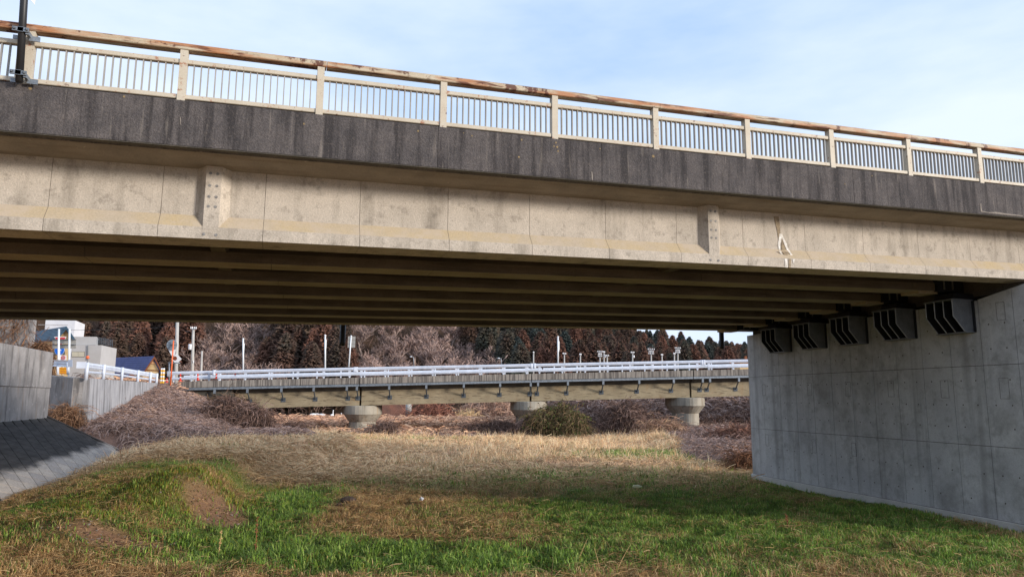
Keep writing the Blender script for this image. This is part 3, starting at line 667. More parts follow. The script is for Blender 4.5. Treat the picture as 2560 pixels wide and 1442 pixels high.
BR = [545, 626, 710, 790, 872, 897, 977, 1069, 1162, 1252, 1328, 1346, 1420, 1508, 1597, 1683, 1755, 1773, 1845, 1930, 2010]
for px in BR:
    s = s_of(px)
    e_ = empty('bracket', (0, 0, 0)); e_.parent = b2; e_.location = Vector(B(s, 0, zs(s)-1))-b2.location
    mbk = MB(); sprism(mbk, [(0.0, -0.705), (0.0, -1.0), (0.12, -1.0), (0.12, -0.705)], s-0.08, s+0.08); part(mbk, 'hanger', M['galv'], e_)
    p0 = B(s, 0.06, zs(s)-0.9); p1 = B(s, 0.86, zs(s)-1.62)
    mbk = MB(); mbk.tube([p0, p1], 0.055, 6); part(mbk, 'strut', M['galv_dark'], e_)
    mbk = MB(); sprism(mbk, [(0.86, -1.45), (0.86, -1.78), (0.895, -1.78), (0.895, -1.45)], s-0.17, s+0.17); part(mbk, 'anchor_plate', M['galv_dark'], e_)
ang2 = math.atan2(-0.2453, 0.9694)
for i, (s, yb) in enumerate(zip(PS, (1078, 1078, 1085))):
    zt = zs(s)-2.215; c = B(s, 2.6, 0); zb = zg(c[0], c[1])-0.6
    cc = B(s, 2.6, zt)
    mbk = MB(); mbk.lathe([(1.52, 0), (1.55, -0.06), (1.55, -0.68), (1.50, -0.72), (1.12, -1.25), (1.08, -1.28)], tuple(cc), 32, 1.0, 1.55, ang2); part(mbk, 'pier_cap', M['b2_pier'], b2)
    mbk = MB(); mbk.lathe([(1.07, -1.27), (1.08, -2.2), (1.12, zb-zt)], tuple(cc), 32, 1.0, 1.55, ang2); part(mbk, 'pier_column', M['b2_pier'], b2)
    mbk = MB(); sprism(mbk, [(0.95, -2.29), (5.2, -2.29), (5.2, -2.2), (0.95, -2.2)], s-0.5, s+0.5); part(mbk, 'bearing_pad', M['dark_concrete'], b2)
sa = s_of(585)
mbk = MB(); mbk.loft([[B(sa-3.0, 0.4, zs(sa)-0.4), B(sa-0.15, 0.4, zs(sa)-0.4), B(sa-0.15, 6, zs(sa)-0.4), B(sa-3.0, 6, zs(sa)-0.4)], [B(sa-3.0, 0.4, 0.5), B(sa+0.9, 0.4, 0.5), B(sa+0.9, 6, 0.5), B(sa-3, 6, 0.5)]]); part(mbk, 'abutment', M['dark_concrete'], b2)
# guardrails of the second bridge
def w_beam(mb, pa, pb, nrm, h, t=0.05):
    # folded guardrail beam between two points; nrm = outward horizontal normal
    pa = np.array(pa); pb = np.array(pb); nrm = np.array(nrm)
    prof = [(-h/2, 0), (-h/4, t), (-h/12, t), (0, 0.2*t), (h/12, t), (h/4, t), (h/2, 0)]
    ring = lambda p: [p + nrm*o + np.array([0, 0, z]) for z, o in prof] + [p + nrm*(o-0.012) + np.array([0, 0, z]) for z, o in reversed(prof)]
    mb.loft([ring(pa), ring(pb)])
nB = np.array([-0.2453, -0.9694, 0])
def b2_rail(n, s0, s1, label, ends):
    r = empty('guardrail', tuple(B((s0+s1)/2, n, zs((s0+s1)/2))), label, 'guardrail', 'guardrails on the distant bridge')
    k = int(round((s1-s0)/2.05)); st = (s1-s0-0.8)/k
    for i in range(k+1):
        s = s0+0.4+st*i
        mbk = MB(); mbk.tube([B(s, n+0.06, zs(s)-0.02), B(s, n+0.06, zs(s)+0.80)], 0.06, 8); mbk.hexa([B(s-0.1, n+0.0, zs(s)+0.1), B(s+0.1, n+0.0, zs(s)+0.1), B(s+0.1, n+0.05, zs(s)+0.1), B(s-0.1, n+0.05, zs(s)+0.1), B(s-0.1, n+0.0, zs(s)+0.72), B(s+0.1, n+0.0, zs(s)+0.72), B(s+0.1, n+0.05, zs(s)+0.72), B(s-0.1, n+0.05, zs(s)+0.72)])
        part(mbk, 'post', M['white_rail'], r)
    mbk = MB(); w_beam(mbk, B(s0, n-0.02, zs(s0)+0.68), B(s1, n-0.02, zs(s1)+0.68), nB, 0.25); part(mbk, 'beam', M['white_rail'], r)
    mbk = MB(); w_beam(mbk, B(s0+0.3, n-0.02, zs(s0)+0.24), B(s1-0.3, n-0.02, zs(s1)+0.24), nB, 0.2); part(mbk, 'lower_beam', M['white_rail'], r)
    for s in (s0, s1):
        sg = 1 if s == s1 else -1
        mbk = MB(); mbk.lathe([(0.11, -0.2), (0.13, -0.15), (0.13, 0.2), (0.11, 0.22)], tuple(B(s, n+0.05, zs(s)+0.62)), 10); part(mbk, 'end_cap', M['white_rail'], r, True)
names = ['first', 'second', 'third', 'fourth']
rs = [(s_of(418), s_of(533)), (s_of(538), s_of(889)), (s_of(893), s_of(1330)), (s_of(1338), s_of(1757)), (s_of(1762), s_of(1762)+13), ]
ll = ['white guardrail behind the mirror where the distant bridge begins', 'white guardrail on the distant bridge left of the first column', 'white guardrail on the distant bridge between first and second column',
      'white guardrail on the distant bridge between second and third column', 'white guardrail on the distant bridge right of the third column']
for (a, b), l in zip(rs, ll): b2_rail(0.25 if a > s_of(500) else 0.8, a, b, l, 1)
fr_ = empty('guardrail', tuple(B(8, 6, zs(8))), 'white guardrail on the far side of the distant bridge', 'guardrail', 'guardrails on the distant bridge')
for a, b in ((S0-2, 7), (7.1, 38)):
    for dz, h in ((0.42, 0.3),):
        mbk = MB(); w_beam(mbk, B(a, 5.9, zs(a)+dz+0.1), B(b, 5.9, zs(b)+dz+0.1), nB, h); part(mbk, 'beam', M['white_rail'], fr_)
    s = a+1
    while s < b:
        mbk = MB(); mbk.tube([B(s, 5.97, zs(s)-0.1), B(s, 5.97, zs(s)+0.85)], 0.06, 6); part(mbk, 'post', M['white_rail'], fr_); s += 2.05
# poles on the second bridge
def simple_pole(px, pt, pb_, D, r, label, mat='white_pole', cat='pole', name='marker_pole', group=None, extra=None, lean=0):
    a = at(px, pb_, D); b = at(px+lean, pt, D); 
    o = empty(name, tuple(a), label, cat, group)
    mbk = MB(); mbk.tube([a, b], r, 10); part(mbk, 'pole', M[mat], o, True)
    mbk = MB(); mbk.lathe([(r*1.25, -0.05), (r*1.25, 0.02), (r*0.6, 0.06)], tuple(b), 10); part(mbk, 'cap', M[mat], o, True)
    return o, a, b
for px, pt, l in ((608, 847, 'white pole on the distant bridge, leftmost of three'), (813, 838, 'white pole on the distant bridge beside the hanging black drain pipe'), (1395, 842, 'white pole on the distant bridge right of the second column')):
    s = s_of(px); yb = {608: 925, 813: 921, 1395: 912}[px]
    o, a, b = simple_pole(px, pt, yb, 58+0.067*s+0.4, 0.065, l, group='white poles on the distant bridge')
    mbk = MB(); mbk.tube([b+np.array([0.1, 0, -0.35]), b+np.array([0.1, 0, -1.0]), b+np.array([0.02, 0, -1.3])], 0.03, 6); part(mbk, 'cable', M['white_pole'], o)
o, a, b = simple_pole(872, 840, 917, 58.2, 0.055, 'back of a panelled sign on a thin leaning pole on the distant bridge', lean=6, name='road_sign', cat='sign')
for i in range(3):
    for j in range(2):
        q = at(869+9.3*j+ (3-i)*0.4, 840.5+9.6*i, 58.2); e1 = at(869+9.3*j+8.8+(3-i)*0.4, 840.5+9.6*i+9, 58.2)
        mbk = MB(); mbk.slab([q, (e1[0], e1[1], q[2]), e1, (q[0], q[1], e1[2])], (0.01, 0.03, 0)); part(mbk, 'panel', M['sign_back'], o)
# ------------------------------------------------------------------ left dyke: walls, pitching, road furniture
mbk = MB()
wall1 = empty('retaining_wall', (-10.5, 34, 2), 'grey concrete wall with water stains at the far left above the stone slope', 'wall')
ztp = lambda Y: np.interp(Y, [20, 32.8, 40], [4.95, 5.03, 5.06])
zbp = 1.9
for a, b, z0, z1 in ((16, 22, zbp, None), (22, 28, zbp, None), (28, 34.2, zbp, None), (34.2, 40.2, zbp, None)):
    for lo, hi in ((zbp-0.6, 3.35), (3.36, None)):
        mbk = MB(); ta = hi or ztp(a); tb = hi or ztp(b)
        mbk.hexa([(-10.3, a+.006, lo), (-10.3, b-.006, lo), (-10.9, b-.006, lo), (-10.9, a+.006, lo), (-10.33, a+.006, ta), (-10.33, b-.006, tb), (-10.8, b-.006, tb), (-10.8, a+.006, ta)]); part(mbk, 'wall_panel', M['old_wall'], wall1, bevel=0.015)
# stone pitching
rev = empty('stone_pitching', (-9, 34, 1), 'dark sloping stone pitching below the grey wall at the left', 'revetment')
def rp_(u, v, off=0.0):                 # u along Y, v 0..1 down slope
    x = -10.28 + 2.95*v; z = 1.95 - 1.72*v
    n = np.array([1.72, 0, 2.95]); n /= np.linalg.norm(n)
    return np.array([x, u, z]) + n*off
mbk = MB(); mbk.hexa([rp_(18, 0, -0.2), rp_(18, 1.35, -0.2), rp_(42.3, 1.35, -0.2), rp_(40.3, 0, -0.2), rp_(18, 0, 0.0), rp_(18, 1.35, 0.0), rp_(42.3, 1.35, 0.0), rp_(40.3, 0, 0.0)])
M['pitch_joint'] = surf('pitching_mortar', lin(70, 66, 62), None, 3, 0.95, 0.1)
part(mbk, 'mortar_bed', M['pitch_joint'], rev)
def stone_mat():
    mt, t, b = nodes('pitching_stone'); pos = t.nodes.new('ShaderNodeNewGeometry').outputs['Position']
    oi = t.nodes.new('ShaderNodeObjectInfo')
    c = ramp(t, oi.outputs['Random'], 0, 1, lin(150, 142, 136), lin(176, 164, 152))
    n = tex(t, 'ShaderNodeTexNoise', 14, 4, 0.6, pos); c = mixc(t, 1, c, ramp(t, n.outputs['Fac'], .3, .7, (.75,)*3, (1.2,)*3), 'MULTIPLY')
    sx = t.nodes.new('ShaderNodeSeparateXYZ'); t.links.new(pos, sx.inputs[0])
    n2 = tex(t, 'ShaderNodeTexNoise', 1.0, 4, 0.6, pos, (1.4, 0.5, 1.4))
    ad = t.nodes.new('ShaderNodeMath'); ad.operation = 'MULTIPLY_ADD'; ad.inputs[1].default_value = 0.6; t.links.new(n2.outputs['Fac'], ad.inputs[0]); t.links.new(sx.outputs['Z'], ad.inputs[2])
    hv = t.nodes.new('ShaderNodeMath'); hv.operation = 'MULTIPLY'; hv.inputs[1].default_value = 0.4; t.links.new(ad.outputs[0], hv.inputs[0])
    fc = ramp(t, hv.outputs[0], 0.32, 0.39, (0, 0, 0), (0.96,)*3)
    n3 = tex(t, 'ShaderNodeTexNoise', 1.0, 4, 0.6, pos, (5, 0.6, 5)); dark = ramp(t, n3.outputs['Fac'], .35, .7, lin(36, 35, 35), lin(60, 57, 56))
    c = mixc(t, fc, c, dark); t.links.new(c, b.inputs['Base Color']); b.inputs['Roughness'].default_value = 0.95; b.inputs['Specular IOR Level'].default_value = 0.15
    return mt
M['stone'] = stone_mat()
dside = 0.52; k_ = 0
e1 = np.array([math.sqrt(0.5)]*2)
slen = math.hypot(2.95, 1.72)
mbk = MB(); h = dside*0.5*0.955; th = 0.035
A = np.array([0, 1.0, 0]); Bv = np.array([2.95, 0, -1.72])/slen; Nv = np.array([1.72, 0, 2.95])/slen
rh = dside/math.sqrt(2)*1.0
cor = [A*rh*1.5, Bv*rh, -A*rh*1.5, -Bv*rh]
mbk.loft([[q*0.975 for q in cor], [q*0.965+Nv*th*0.7 for q in cor], [q*0.93+Nv*th for q in cor]]); stm = mbk.mesh('stone', M['stone'])
nr = int(slen/rh)
for i in range(0, nr+4):
    for j in range(0, 30):
        u = 24.6 + (j + (0.5 if i % 2 else 0))*2*rh*1.5; v = (i*rh)/slen
        umax = 40.3 + 1.6*v - 0.25
        if u > umax or v*slen < rh*0.8 or v > 1.3: continue
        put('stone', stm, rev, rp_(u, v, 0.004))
mbk = MB(); mbk.hexa([rp_(40.05, -0.02, 0), rp_(41.7, 1.05, 0), rp_(41.95, 1.05, 0), rp_(40.3, -0.02, 0), rp_(40.05, -0.02, 0.06), rp_(41.7, 1.05, 0.06), rp_(41.95, 1.05, 0.06), rp_(40.3, -0.02, 0.06)]); part(mbk, 'edge_kerb', M['stone'], rev)
# wing wall along the dyke road
ww = empty('retaining_wall', (-9.2, 50, 3), 'pale streaky concrete retaining wall under the white dyke guardrail', 'wall')
wa, wb = at(140, 938, 38), at(393, 957, 54.0)
wpts = [at(222, 945, 38.5)]
w0 = at(225, 945, 38.5); w1 = at(393, 957, 54.0)
wd_ = (w1-w0)/np.linalg.norm(w1-w0); wn = np.array([wd_[1], -wd_[0], 0]); wn /= np.linalg.norm(wn)
npan = 5
for i in range(npan):
    a = w0+(w1-w0)*i/npan + wd_*0.006; b = w0+(w1-w0)*(i+1)/npan - wd_*0.006
    mbk = MB(); lo = lambda p: np.array([p[0], p[1], 0.6])
    mbk.hexa([lo(a)+wn*0.12, lo(b)+wn*0.12, lo(b)-wn*0.5, lo(a)-wn*0.5, a, b, b-wn*0.4, a-wn*0.4]); part(mbk, 'wall_panel', M['wing_wall'], ww)
wl = at(132, 937, 40.5); wm = w0-wd_*0.3
mbk = MB(); mbk.hexa([(wl[0], wl[1], 1)-wn*0.2, (wm[0], wm[1], 1)-wn*0.2, (wm[0], wm[1], 1)-wn*0.7, (wl[0], wl[1], 1)-wn*0.7, wl-wn*0.2, wm-wn*0.2, wm-wn*0.7, wl-wn*0.7]); part(mbk, 'return_panel', M['old_wall'], ww)
# dyke guardrail
def rail_run(pts, tops, bases, label, r, h=0.3):
    g = empty('guardrail', tuple(pts[0]), label, 'guardrail'); return g
gl = [(215, 905, 944, 38.0), (258, 911, 944, 42.0), (304, 918, 948, 46.5), (344, 925, 952, 50.0), (375, 930, 956, 52.6), (391, 933, 957, 54.0)]
dg = empty('guardrail', tuple(at(300, 945, 46)), 'white guardrail on posts along the top of the streaky wall', 'guardrail')
PT = []
for px, yt, yb, D in gl:
    b = at(px, yb+1, D); t_ = at(px, yt, D); t_ = np.array([b[0], b[1], t_[2]])
    PT.append((b, t_)); mbk = MB(); mbk.tube([b-np.array([0, 0, .1]), t_], 0.085, 10); part(mbk, 'post', M['white_rail'], dg, True)
for off, hh in ((-0.17, 0.32),):
    for (b0, t0), (b1, t1) in zip(PT[:-1], PT[1:]):
        mbk = MB(); w_beam(mbk, t0+np.array([0, 0, off])-wn*0.12, t1+np.array([0, 0, off])-wn*0.12, wn, hh, 0.06); part(mbk, 'beam', M['white_rail'], dg)
        mbk = MB(); w_beam(mbk, t0+np.array([0, 0, -0.5])-wn*0.12, t1+np.array([0, 0, -0.5])-wn*0.12, wn, 0.12, 0.03); part(mbk, 'lower_beam', M['white_rail'], dg)
e0 = at(200, 904, 37.5); e0 = np.array([e0[0], e0[1], PT[0][1][2]-0.17])
mbk = MB(); mbk.slab([e0+np.array([-0.15, 0, -.17]), e0+np.array([0.28, 0, -.17]), e0+np.array([0.28, 0, .17]), e0+np.array([-0.15, 0, .17])], (0, 0.03, 0)); part(mbk, 'end_plate', M['white_rail'], dg)
g2 = empty('guardrail', tuple(at(160, 935, 41)), 'short white guardrail behind the grey wall beside the blue sign', 'guardrail')
a, b = at(132, 907, 42), at(172, 909, 40.5)
mbk = MB(); w_beam(mbk, a, b, wn, 0.38, 0.06); part(mbk, 'beam', M['white_rail'], g2)
mbk = MB(); mbk.slab([at(170, 899, 40.4), at(181, 899, 40.3), at(181, 917, 40.3), at(170, 917, 40.4)], (0, 0.03, 0)); part(mbk, 'end_plate', M['white_rail'], g2)
mbk = MB(); mbk.tube([at(170, 936, 40.6), at(169, 906, 40.6)], 0.07, 8); part(mbk, 'post', M['white_rail'], g2, True)
mbk = MB(); mbk.tube([at(144, 937, 41.6), at(144, 906, 41.6)], 0.05, 8); part(mbk, 'post', M['white_rail'], g2, True)
# signs
def disc(px, py, D, rpx, th=0.02, k=20, dz=0):
    r = rpx*D/F; c = at(px, py, D); return [c + np.array([cy, -sy, 0])*r*math.cos(q) + np.array([0, 0, 1])*r*math.sin(q) for q in [2*math.pi*i/k for i in range(k)]]
BK = np.array([sy, cy, 0])
bs = empty('road_sign', tuple(at(160, 936, 43)), 'grey back of a wide two-row sign board on two white poles', 'sign')
for px in (146.5, 173):
    mbk = MB(); mbk.tube([at(px-1, 937, 43), at(px+1, 822, 43)], 0.055, 10); part(mbk, 'pole', M['white_pole'], bs, True)
for y0, y1 in ((847.5, 859), (860, 871)):
    mbk = MB(); mbk.slab([at(131, y0, 43.3), at(190, y0, 43.3), at(190, y1, 43.3), at(131, y1, 43.3)], BK*0.02); part(mbk, 'panel', M['sign_back'], bs)
    mbk = MB(); mbk.slab([at(131, y0+0.2, 43.2), at(190, y0+.2, 43.2), at(190, y0+2, 43.2), at(131, y0+2, 43.2)], BK*0.03); part(mbk, 'stiffener', M['galv_dark'], bs)
s2 = empty('road_sign', tuple(at(150, 936, 45)), 'round blue arrow sign half hidden below the grey sign board', 'sign')
mbk = MB(); mbk.slab([at(135, 864, 45), at(162, 864, 45), at(162, 887, 45), at(135, 887, 45)], BK*0.02); part(mbk, 'backing', M['galv_dark'], s2)
mbk = MB(); mbk.slab(disc(148.5, 875, 44.97, 12.6), BK*0.02); part(mbk, 'rim', M['white'], s2)
mbk = MB(); mbk.slab(disc(148.5, 875, 44.94, 11.8), BK*0.02); part(mbk, 'face', M['blue'], s2)
mbk = MB(); mbk.slab([at(147, 886, 44.9), at(147, 876, 44.9), at(143.5, 876, 44.9), at(148.5, 870.5, 44.9), at(153.5, 876, 44.9), at(150, 876, 44.9), at(150, 886, 44.9)][::-1], BK*0.02); part(mbk, 'arrow', M['white'], s2)
mbk = MB(); mbk.tube([at(148, 937, 45.1), at(148, 864, 45.1)], 0.04, 8); part(mbk, 'pole', M['white_pole'], s2, True)
s3 = empty('road_sign', tuple(at(157, 936, 44.5)), 'small white plate with a red ringed prohibition sign', 'sign')
mbk = MB(); mbk.slab([at(151, 888, 44.5), at(165.5, 888, 44.5), at(165.5, 900, 44.5), at(151, 900, 44.5)], BK*0.02); part(mbk, 'plate', M['white'], s3)
mbk = MB()
ro, ri = disc(157.6, 894, 44.46, 5.2), disc(157.6, 894, 44.46, 3.9)
for i in range(20): j = (i+1) % 20; mbk.slab([ro[i], ro[j], ri[j], ri[i]], BK*0.01)
part(mbk, 'ring', M['redsign'], s3)
mbk = MB()
for q in (1, -1): mbk.slab([at(155, 894-2.4*q-0.5, 44.46), at(160.2, 894+2.4*q-0.5, 44.46), at(160.2, 894+2.4*q+0.5, 44.46), at(155, 894-2.4*q+0.5, 44.46)], BK*0.01)
part(mbk, 'cross', M['redsign'], s3)
mbk = MB(); mbk.tube([at(157.6, 937, 44.6), at(157.6, 890, 44.6)], 0.03, 8); part(mbk, 'pole', M['white_pole'], s3, True)
s4 = empty('road_sign', tuple(at(153, 936, 46)), 'red triangular sign rising behind the grey sign board', 'sign')
mbk = MB(); mbk.slab([at(135, 841.5, 46), at(166, 841.5, 46), at(150.5, 868, 46)], BK*0.02); part(mbk, 'plate', M['white'], s4)
mbk = MB(); mbk.slab([at(137.3, 843, 45.96), at(163.7, 843, 45.96), at(150.5, 866, 45.96)], BK*0.02); part(mbk, 'face', M['redsign'], s4)
mbk = MB(); mbk.tube([at(150.5, 937, 46.2), at(150.5, 845, 46.2)], 0.04, 8); part(mbk, 'pole', M['white_pole'], s4, True)
yb_ = empty('road_barrier', tuple(at(157, 937, 42)), 'yellow barrier board under the short guardrail', 'barrier')
for i in range(3):
    mbk = MB(); mbk.slab([at(148+6*i, 918, 42), at(153.6+6*i, 918, 42), at(153.6+6*i, 935, 42), at(148+6*i, 935, 42)], BK*0.08); part(mbk, 'board', M['yellow'], yb_)
for y_ in (920, 926, 931):
    mbk = MB(); mbk.slab([at(149, y_, 41.97), at(166, y_+1.2, 41.97), at(166, y_+2.2, 41.97), at(149, y_+1, 41.97)], BK*0.01); part(mbk, 'stripe', M['orange'], yb_)
ob = empty('warning_light', tuple(at(219, 905, 37.7)), 'orange round reflector standing on the guardrail end', 'light')
mbk = MB(); mbk.tube([at(219, 906, 37.7), at(219, 896, 37.7)], 0.02, 6); part(mbk, 'stem', M['galv_dark'], ob)
mbk = MB(); mbk.lathe([(0.02, -0.09), (0.07, -0.06), (0.09, 0), (0.07, 0.06), (0.02, 0.09)], tuple(at(219, 893, 37.7)), 12); part(mbk, 'lens', M['orange'], ob, True)
# striped bollards
for i, (px, l) in enumerate(((404.5, 'yellow banded post at the guardrail end, left of a pair'), (409.5, 'yellow banded post at the guardrail end, right of a pair'))):
    o = empty('marker_post', tuple(at(px, 958, 54.5)), l, 'post', 'yellow banded posts'); 
    for j in range(8):
        y0 = 920+38*j/8; mbk = MB(); mbk.tube([at(px-j*0.3, y0+38/8, 54.5), at(px-(j-1)*0.3, y0, 54.5)], 0.075, 10); part(mbk, 'band', M['yellow' if j % 2 else 'white'], o, True)
# convex mirror seen from behind
cm = empty('traffic_mirror', tuple(at(427, 962, 55)), 'orange leaning pole with the grey back of a round traffic mirror', 'mirror')
mbk = MB(); mbk.tube([at(426, 963, 55), at(434, 851, 55)], 0.05, 10); part(mbk, 'pole', M['orange'], cm, True)
c = disc(429.5, 862, 55.2, 13.2, k=24)
mbk = MB(); mbk.slab(c, BK*0.05); mb_ = part(mbk, 'mirror_back', M['mirror_back'], cm)
for i in range(0, 24, 3):
    mbk = MB(); mbk.tube([at(429.5, 862, 55.15), np.array(c[i])-BK*0.05], 0.012, 5); part(mbk, 'rib', M['galv_dark'], mb_)
mbk = MB(); mbk.slab([at(420, 872, 55.3), at(439, 873, 55.3), at(436, 888, 55.3), at(430, 891, 55.3)], BK*0.02); part(mbk, 'hood', M['white'], cm)
mbk = MB(); mbk.slab(disc(437, 895.5, 55.0, 5.3), BK*0.03); part(mbk, 'small_disc', M['brown'], cm)
dm = empty('road_sign', tuple(at(441, 945, 56)), 'white diamond plate behind the traffic mirror pole', 'sign')
mbk = MB(); mbk.slab([at(441, 883, 56), at(454, 897, 56), at(441, 910, 56), at(428, 897, 56)], BK*0.02); part(mbk, 'plate', M['white'], dm)
mbk = MB(); mbk.tube([at(423, 965, 55.3), at(423.5, 905, 55.3)], 0.05, 8); part(mbk, 'pole', M['galv'], dm, True)
mbk = MB(); mbk.tube([at(421, 907, 55.3), at(450, 907, 55.3)], 0.05, 6); part(mbk, 'cross_arm', M['galv'], dm, True)
# utility poles
def utility(px, pt, pb_, D, r, label, arms=(), xf=None, group='concrete utility poles', rt=0.75):
    a, b = at(px-0.5, pb_, D), at(px, pt, D)
    o = empty('utility_pole', tuple(a), label, 'utility pole', group)
    mbk = MB(); mbk.tube([a-np.array([0, 0, 2.0]), b], [r, r*rt], 12); part(mbk, 'pole', M['pole_concrete'], o, True)
    for (py, wpx, th) in arms:
        p, q = at(px-wpx, py, D-0.15), at(px+wpx, py+0.4, D-0.15); ar = MB(); ar.tube([p, q], th, 6); ar = part(ar, 'cross_arm', M['galv'], o)
        for fq in (0.03, 0.3, 0.7, 0.97):
            mbk = MB(); c = p+(q-p)*fq; mbk.lathe([(th*0.8, 0.0), (th*1.3, 0.08), (th*1.3, 0.2), (th*0.6, 0.25)], tuple(c), 8); part(mbk, 'insulator', M['white'], ar)
    if xf:
        c = at(xf[0], xf[1], D); h = xf[3]*D/F; rr = xf[2]*D/F
        mbk = MB(); mbk.lathe([(rr*0.9, -h), (rr, -h*0.9), (rr, h*0.9), (rr*0.9, h)], tuple(c), 14); t_ = part(mbk, 'transformer', M['white_pole'], o, True)
        mbk = MB(); mbk.tube([c, at(px, xf[1], D)], 0.05, 6); part(mbk, 'support', M['galv_dark'], t_)
    return o, b
utility(443.5, 806, 935, 60, 0.16, 'thick concrete utility pole behind the traffic mirror', rt=0.8)
mb_o, _ = utility(483.5, 818, 930, 76, 0.17, 'concrete utility pole carrying a white transformer', arms=[(822, 7, 0.04), (907, 0.1, 0.04)], xf=(476, 867, 5.0, 7))
utility(505, 877, 930, 82, 0.13, 'short thin pole right of the transformer pole', rt=0.7)
far_p = [(1411, 882, 4, 'paired'), (1451, 884, 2, 'x'), (1500, 877, 6, 'x'), (1510, 878, 2, 'x'), (1518, 887, 4, 'x'), (1581.5, 879, 4, 'x'), (1628, 871, 8, 'x'), (1655, 885, 2, 'x'), (1686, 882, 2, 'x'), (1694.5, 868, 7, 'x'), (1334, 879, 1, 'x')]
fl = ['small far utility pole right of the rightmost white pole', 'thin far pole with one short arm', 'far utility pole with one wide cross arm', 'far utility pole leaning beside the wide cross arm pole', 'short far pole with one cross arm', 'far utility pole with a cluster of fittings above the bracket row',
      'far utility pole with a wide row of insulators', 'thin bare far pole', 'far pole standing left of the tallest many armed pole', 'tallest far utility pole with several cross arms', 'thin dark far pole above the second column']
for (px, pt, aw, _), l in zip(far_p, fl):
    arms = [(pt+3, aw, 0.05)]
    if aw >= 6: arms += [(pt+9, aw*0.7, 0.05), (pt+14, aw*0.8, 0.05)]
    utility(px, pt, 925, 120, 0.13, l, arms=arms, group='far utility poles beyond the distant bridge', xf=(px+3, pt+12, 2.2, 3) if px in (1510, 1581.5, 1694.5) else None)
wires = MB()
def wire(p, q, sag, r=0.012):
    return [p+(q-p)*t + np.array([0, 0, -sag*4*t*(1-t)]) for t in [i/10 for i in range(11)]]
for (x0, y0, D0), (x1, y1, D1), l in (((1500, 878, 120), (1628, 873, 120), 'power line between the far utility poles, upper'), ((1628, 873, 120), (1694, 870, 120), 'power line to the tallest far utility pole'), ((1411, 884, 120), (1500, 880, 120), 'power line between the small far pole and wide arm pole'), ((483, 822, 76), (443, 812, 60), 'wire between the transformer pole and thick pole'), ((-40, 812, 66), (443, 815, 60), 'wire running left from the thick pole past the houses')):
    mbk = MB(); mbk.tube(wire(at(x0, y0, D0), at(x1, y1, D1), 0.4), 0.014, 4); tag(mbk.build('power_line', M['black_paint']), l, 'wire', 'power lines')
# street lamps
for px, pt, s_, l in ((1034, 891, -1, 'curved arm street lamp beyond the distant bridge, left one'), (1253, 895, -1, 'curved arm street lamp beyond the distant bridge, right one')):
    a, b = at(px+0.8, 918, 90), at(px, pt+4, 90); o = empty('street_lamp', tuple(a), l, 'street lamp', 'street lamps beyond the distant bridge')
    mbk = MB(); mbk.tube([a, b, at(px-1.5, pt+1, 90), at(px-4.5, pt, 90)], [0.07, 0.06, 0.05, 0.05], 8); part(mbk, 'pole', M['galv'], o, True)
    mbk = MB(); q = at(px-6.5, pt+0.6, 90); mbk.lathe([(0.03, -0.05), (0.16, -0.03), (0.16, 0.03), (0.05, 0.08)], tuple(q), 10); part(mbk, 'lamp_head', M['white_pole'], o, True)
# delineators / cones
for px, yt, yb, D, l in ((451, 934, 953, 55.5, 'red delineator post nearest the mirror pole'), (494.5, 934, 950, 56.5, 'red delineator post above the start of the distant bridge'), (541, 933, 946, 57, 'red delineator post behind the bridge edge, third from the mirror'), (588, 932, 945, 57.5, 'red delineator post behind the bridge edge, rightmost'), (417, 945, 956, 56, 'orange white post beside the yellow banded pair')):
    a, b = at(px, yb, D), at(px, yt, D); o = empty('delineator_post', tuple(a), l, 'delineator', 'red delineator posts')
    mbk = MB(); mbk.tube([a, a+(b-a)*0.45], [0.075, 0.06], 8); part(mbk, 'shaft', M['red'], o, True)
    mbk = MB(); mbk.tube([a+(b-a)*0.45, a+(b-a)*0.6], 0.06, 8); part(mbk, 'reflector', M['white'], o, True)
    mbk = MB(); mbk.tube([a+(b-a)*0.6, b], [0.06, 0.05], 8); part(mbk, 'tip', M['red'], o, True)
    mbk = MB(); mbk.lathe([(0.14, 0), (0.13, 0.05)], tuple(a), 8); part(mbk, 'foot', M['red'], o)

# ------------------------------------------------------------------ houses
def box_at(x0, y0, x1, y1, D, depth, mb, skew=0.0):
    a = at(x0, y1, D); b = at(x1, y1, D); t_ = at(x0, y0, D)[2]
    dv = BK*depth + np.array([cy, -sy, 0])*skew
    mb.hexa([a, b, b+dv, a+dv, (a[0], a[1], t_), (b[0], b[1], t_), (b[0]+dv[0], b[1]+dv[1], t_), (a[0]+dv[0], a[1]+dv[1], t_)]); return mb
def window(parent, x0, y0, x1, y1, D, panes, curtain=False):
    mbk = MB(); mbk.slab([at(x0, y0, D-0.04), at(x1, y0, D-0.04), at(x1, y1, D-0.04), at(x0, y1, D-0.04)], BK*0.08); w_ = part(mbk, 'window', M['window_frame'], parent)
    fw = (x1-x0-0.6)/panes
    for i in range(panes):
        a = x0+0.6+fw*i; mbk = MB(); mbk.slab([at(a, y0+.8, D-0.06), at(a+fw-0.6, y0+.8, D-0.06), at(a+fw-.6, y1-.8, D-0.06), at(a, y1-.8, D-0.06)], BK*0.01); part(mbk, 'pane', M['curtain' if curtain else 'glass'], w_)
hg = empty('house', tuple(at(230, 960, 84)), 'grey flat roofed house with roof terrace railing behind the guardrail', 'house')
mbk = MB(); box_at(168, 862, 243, 985, 84, 6, mbk, -1.5); part(mbk, 'wall', M['house_grey'], hg)
mbk = MB(); box_at(150, 841, 240, 862, 84.3, 3, mbk, -1.5); part(mbk, 'upper_wall', M['house_grey'], hg)
rr_ = empty('terrace_railing', (0, 0, 0)); rr_.parent = hg; rr_.location = Vector(at(262, 860, 86))-hg.location
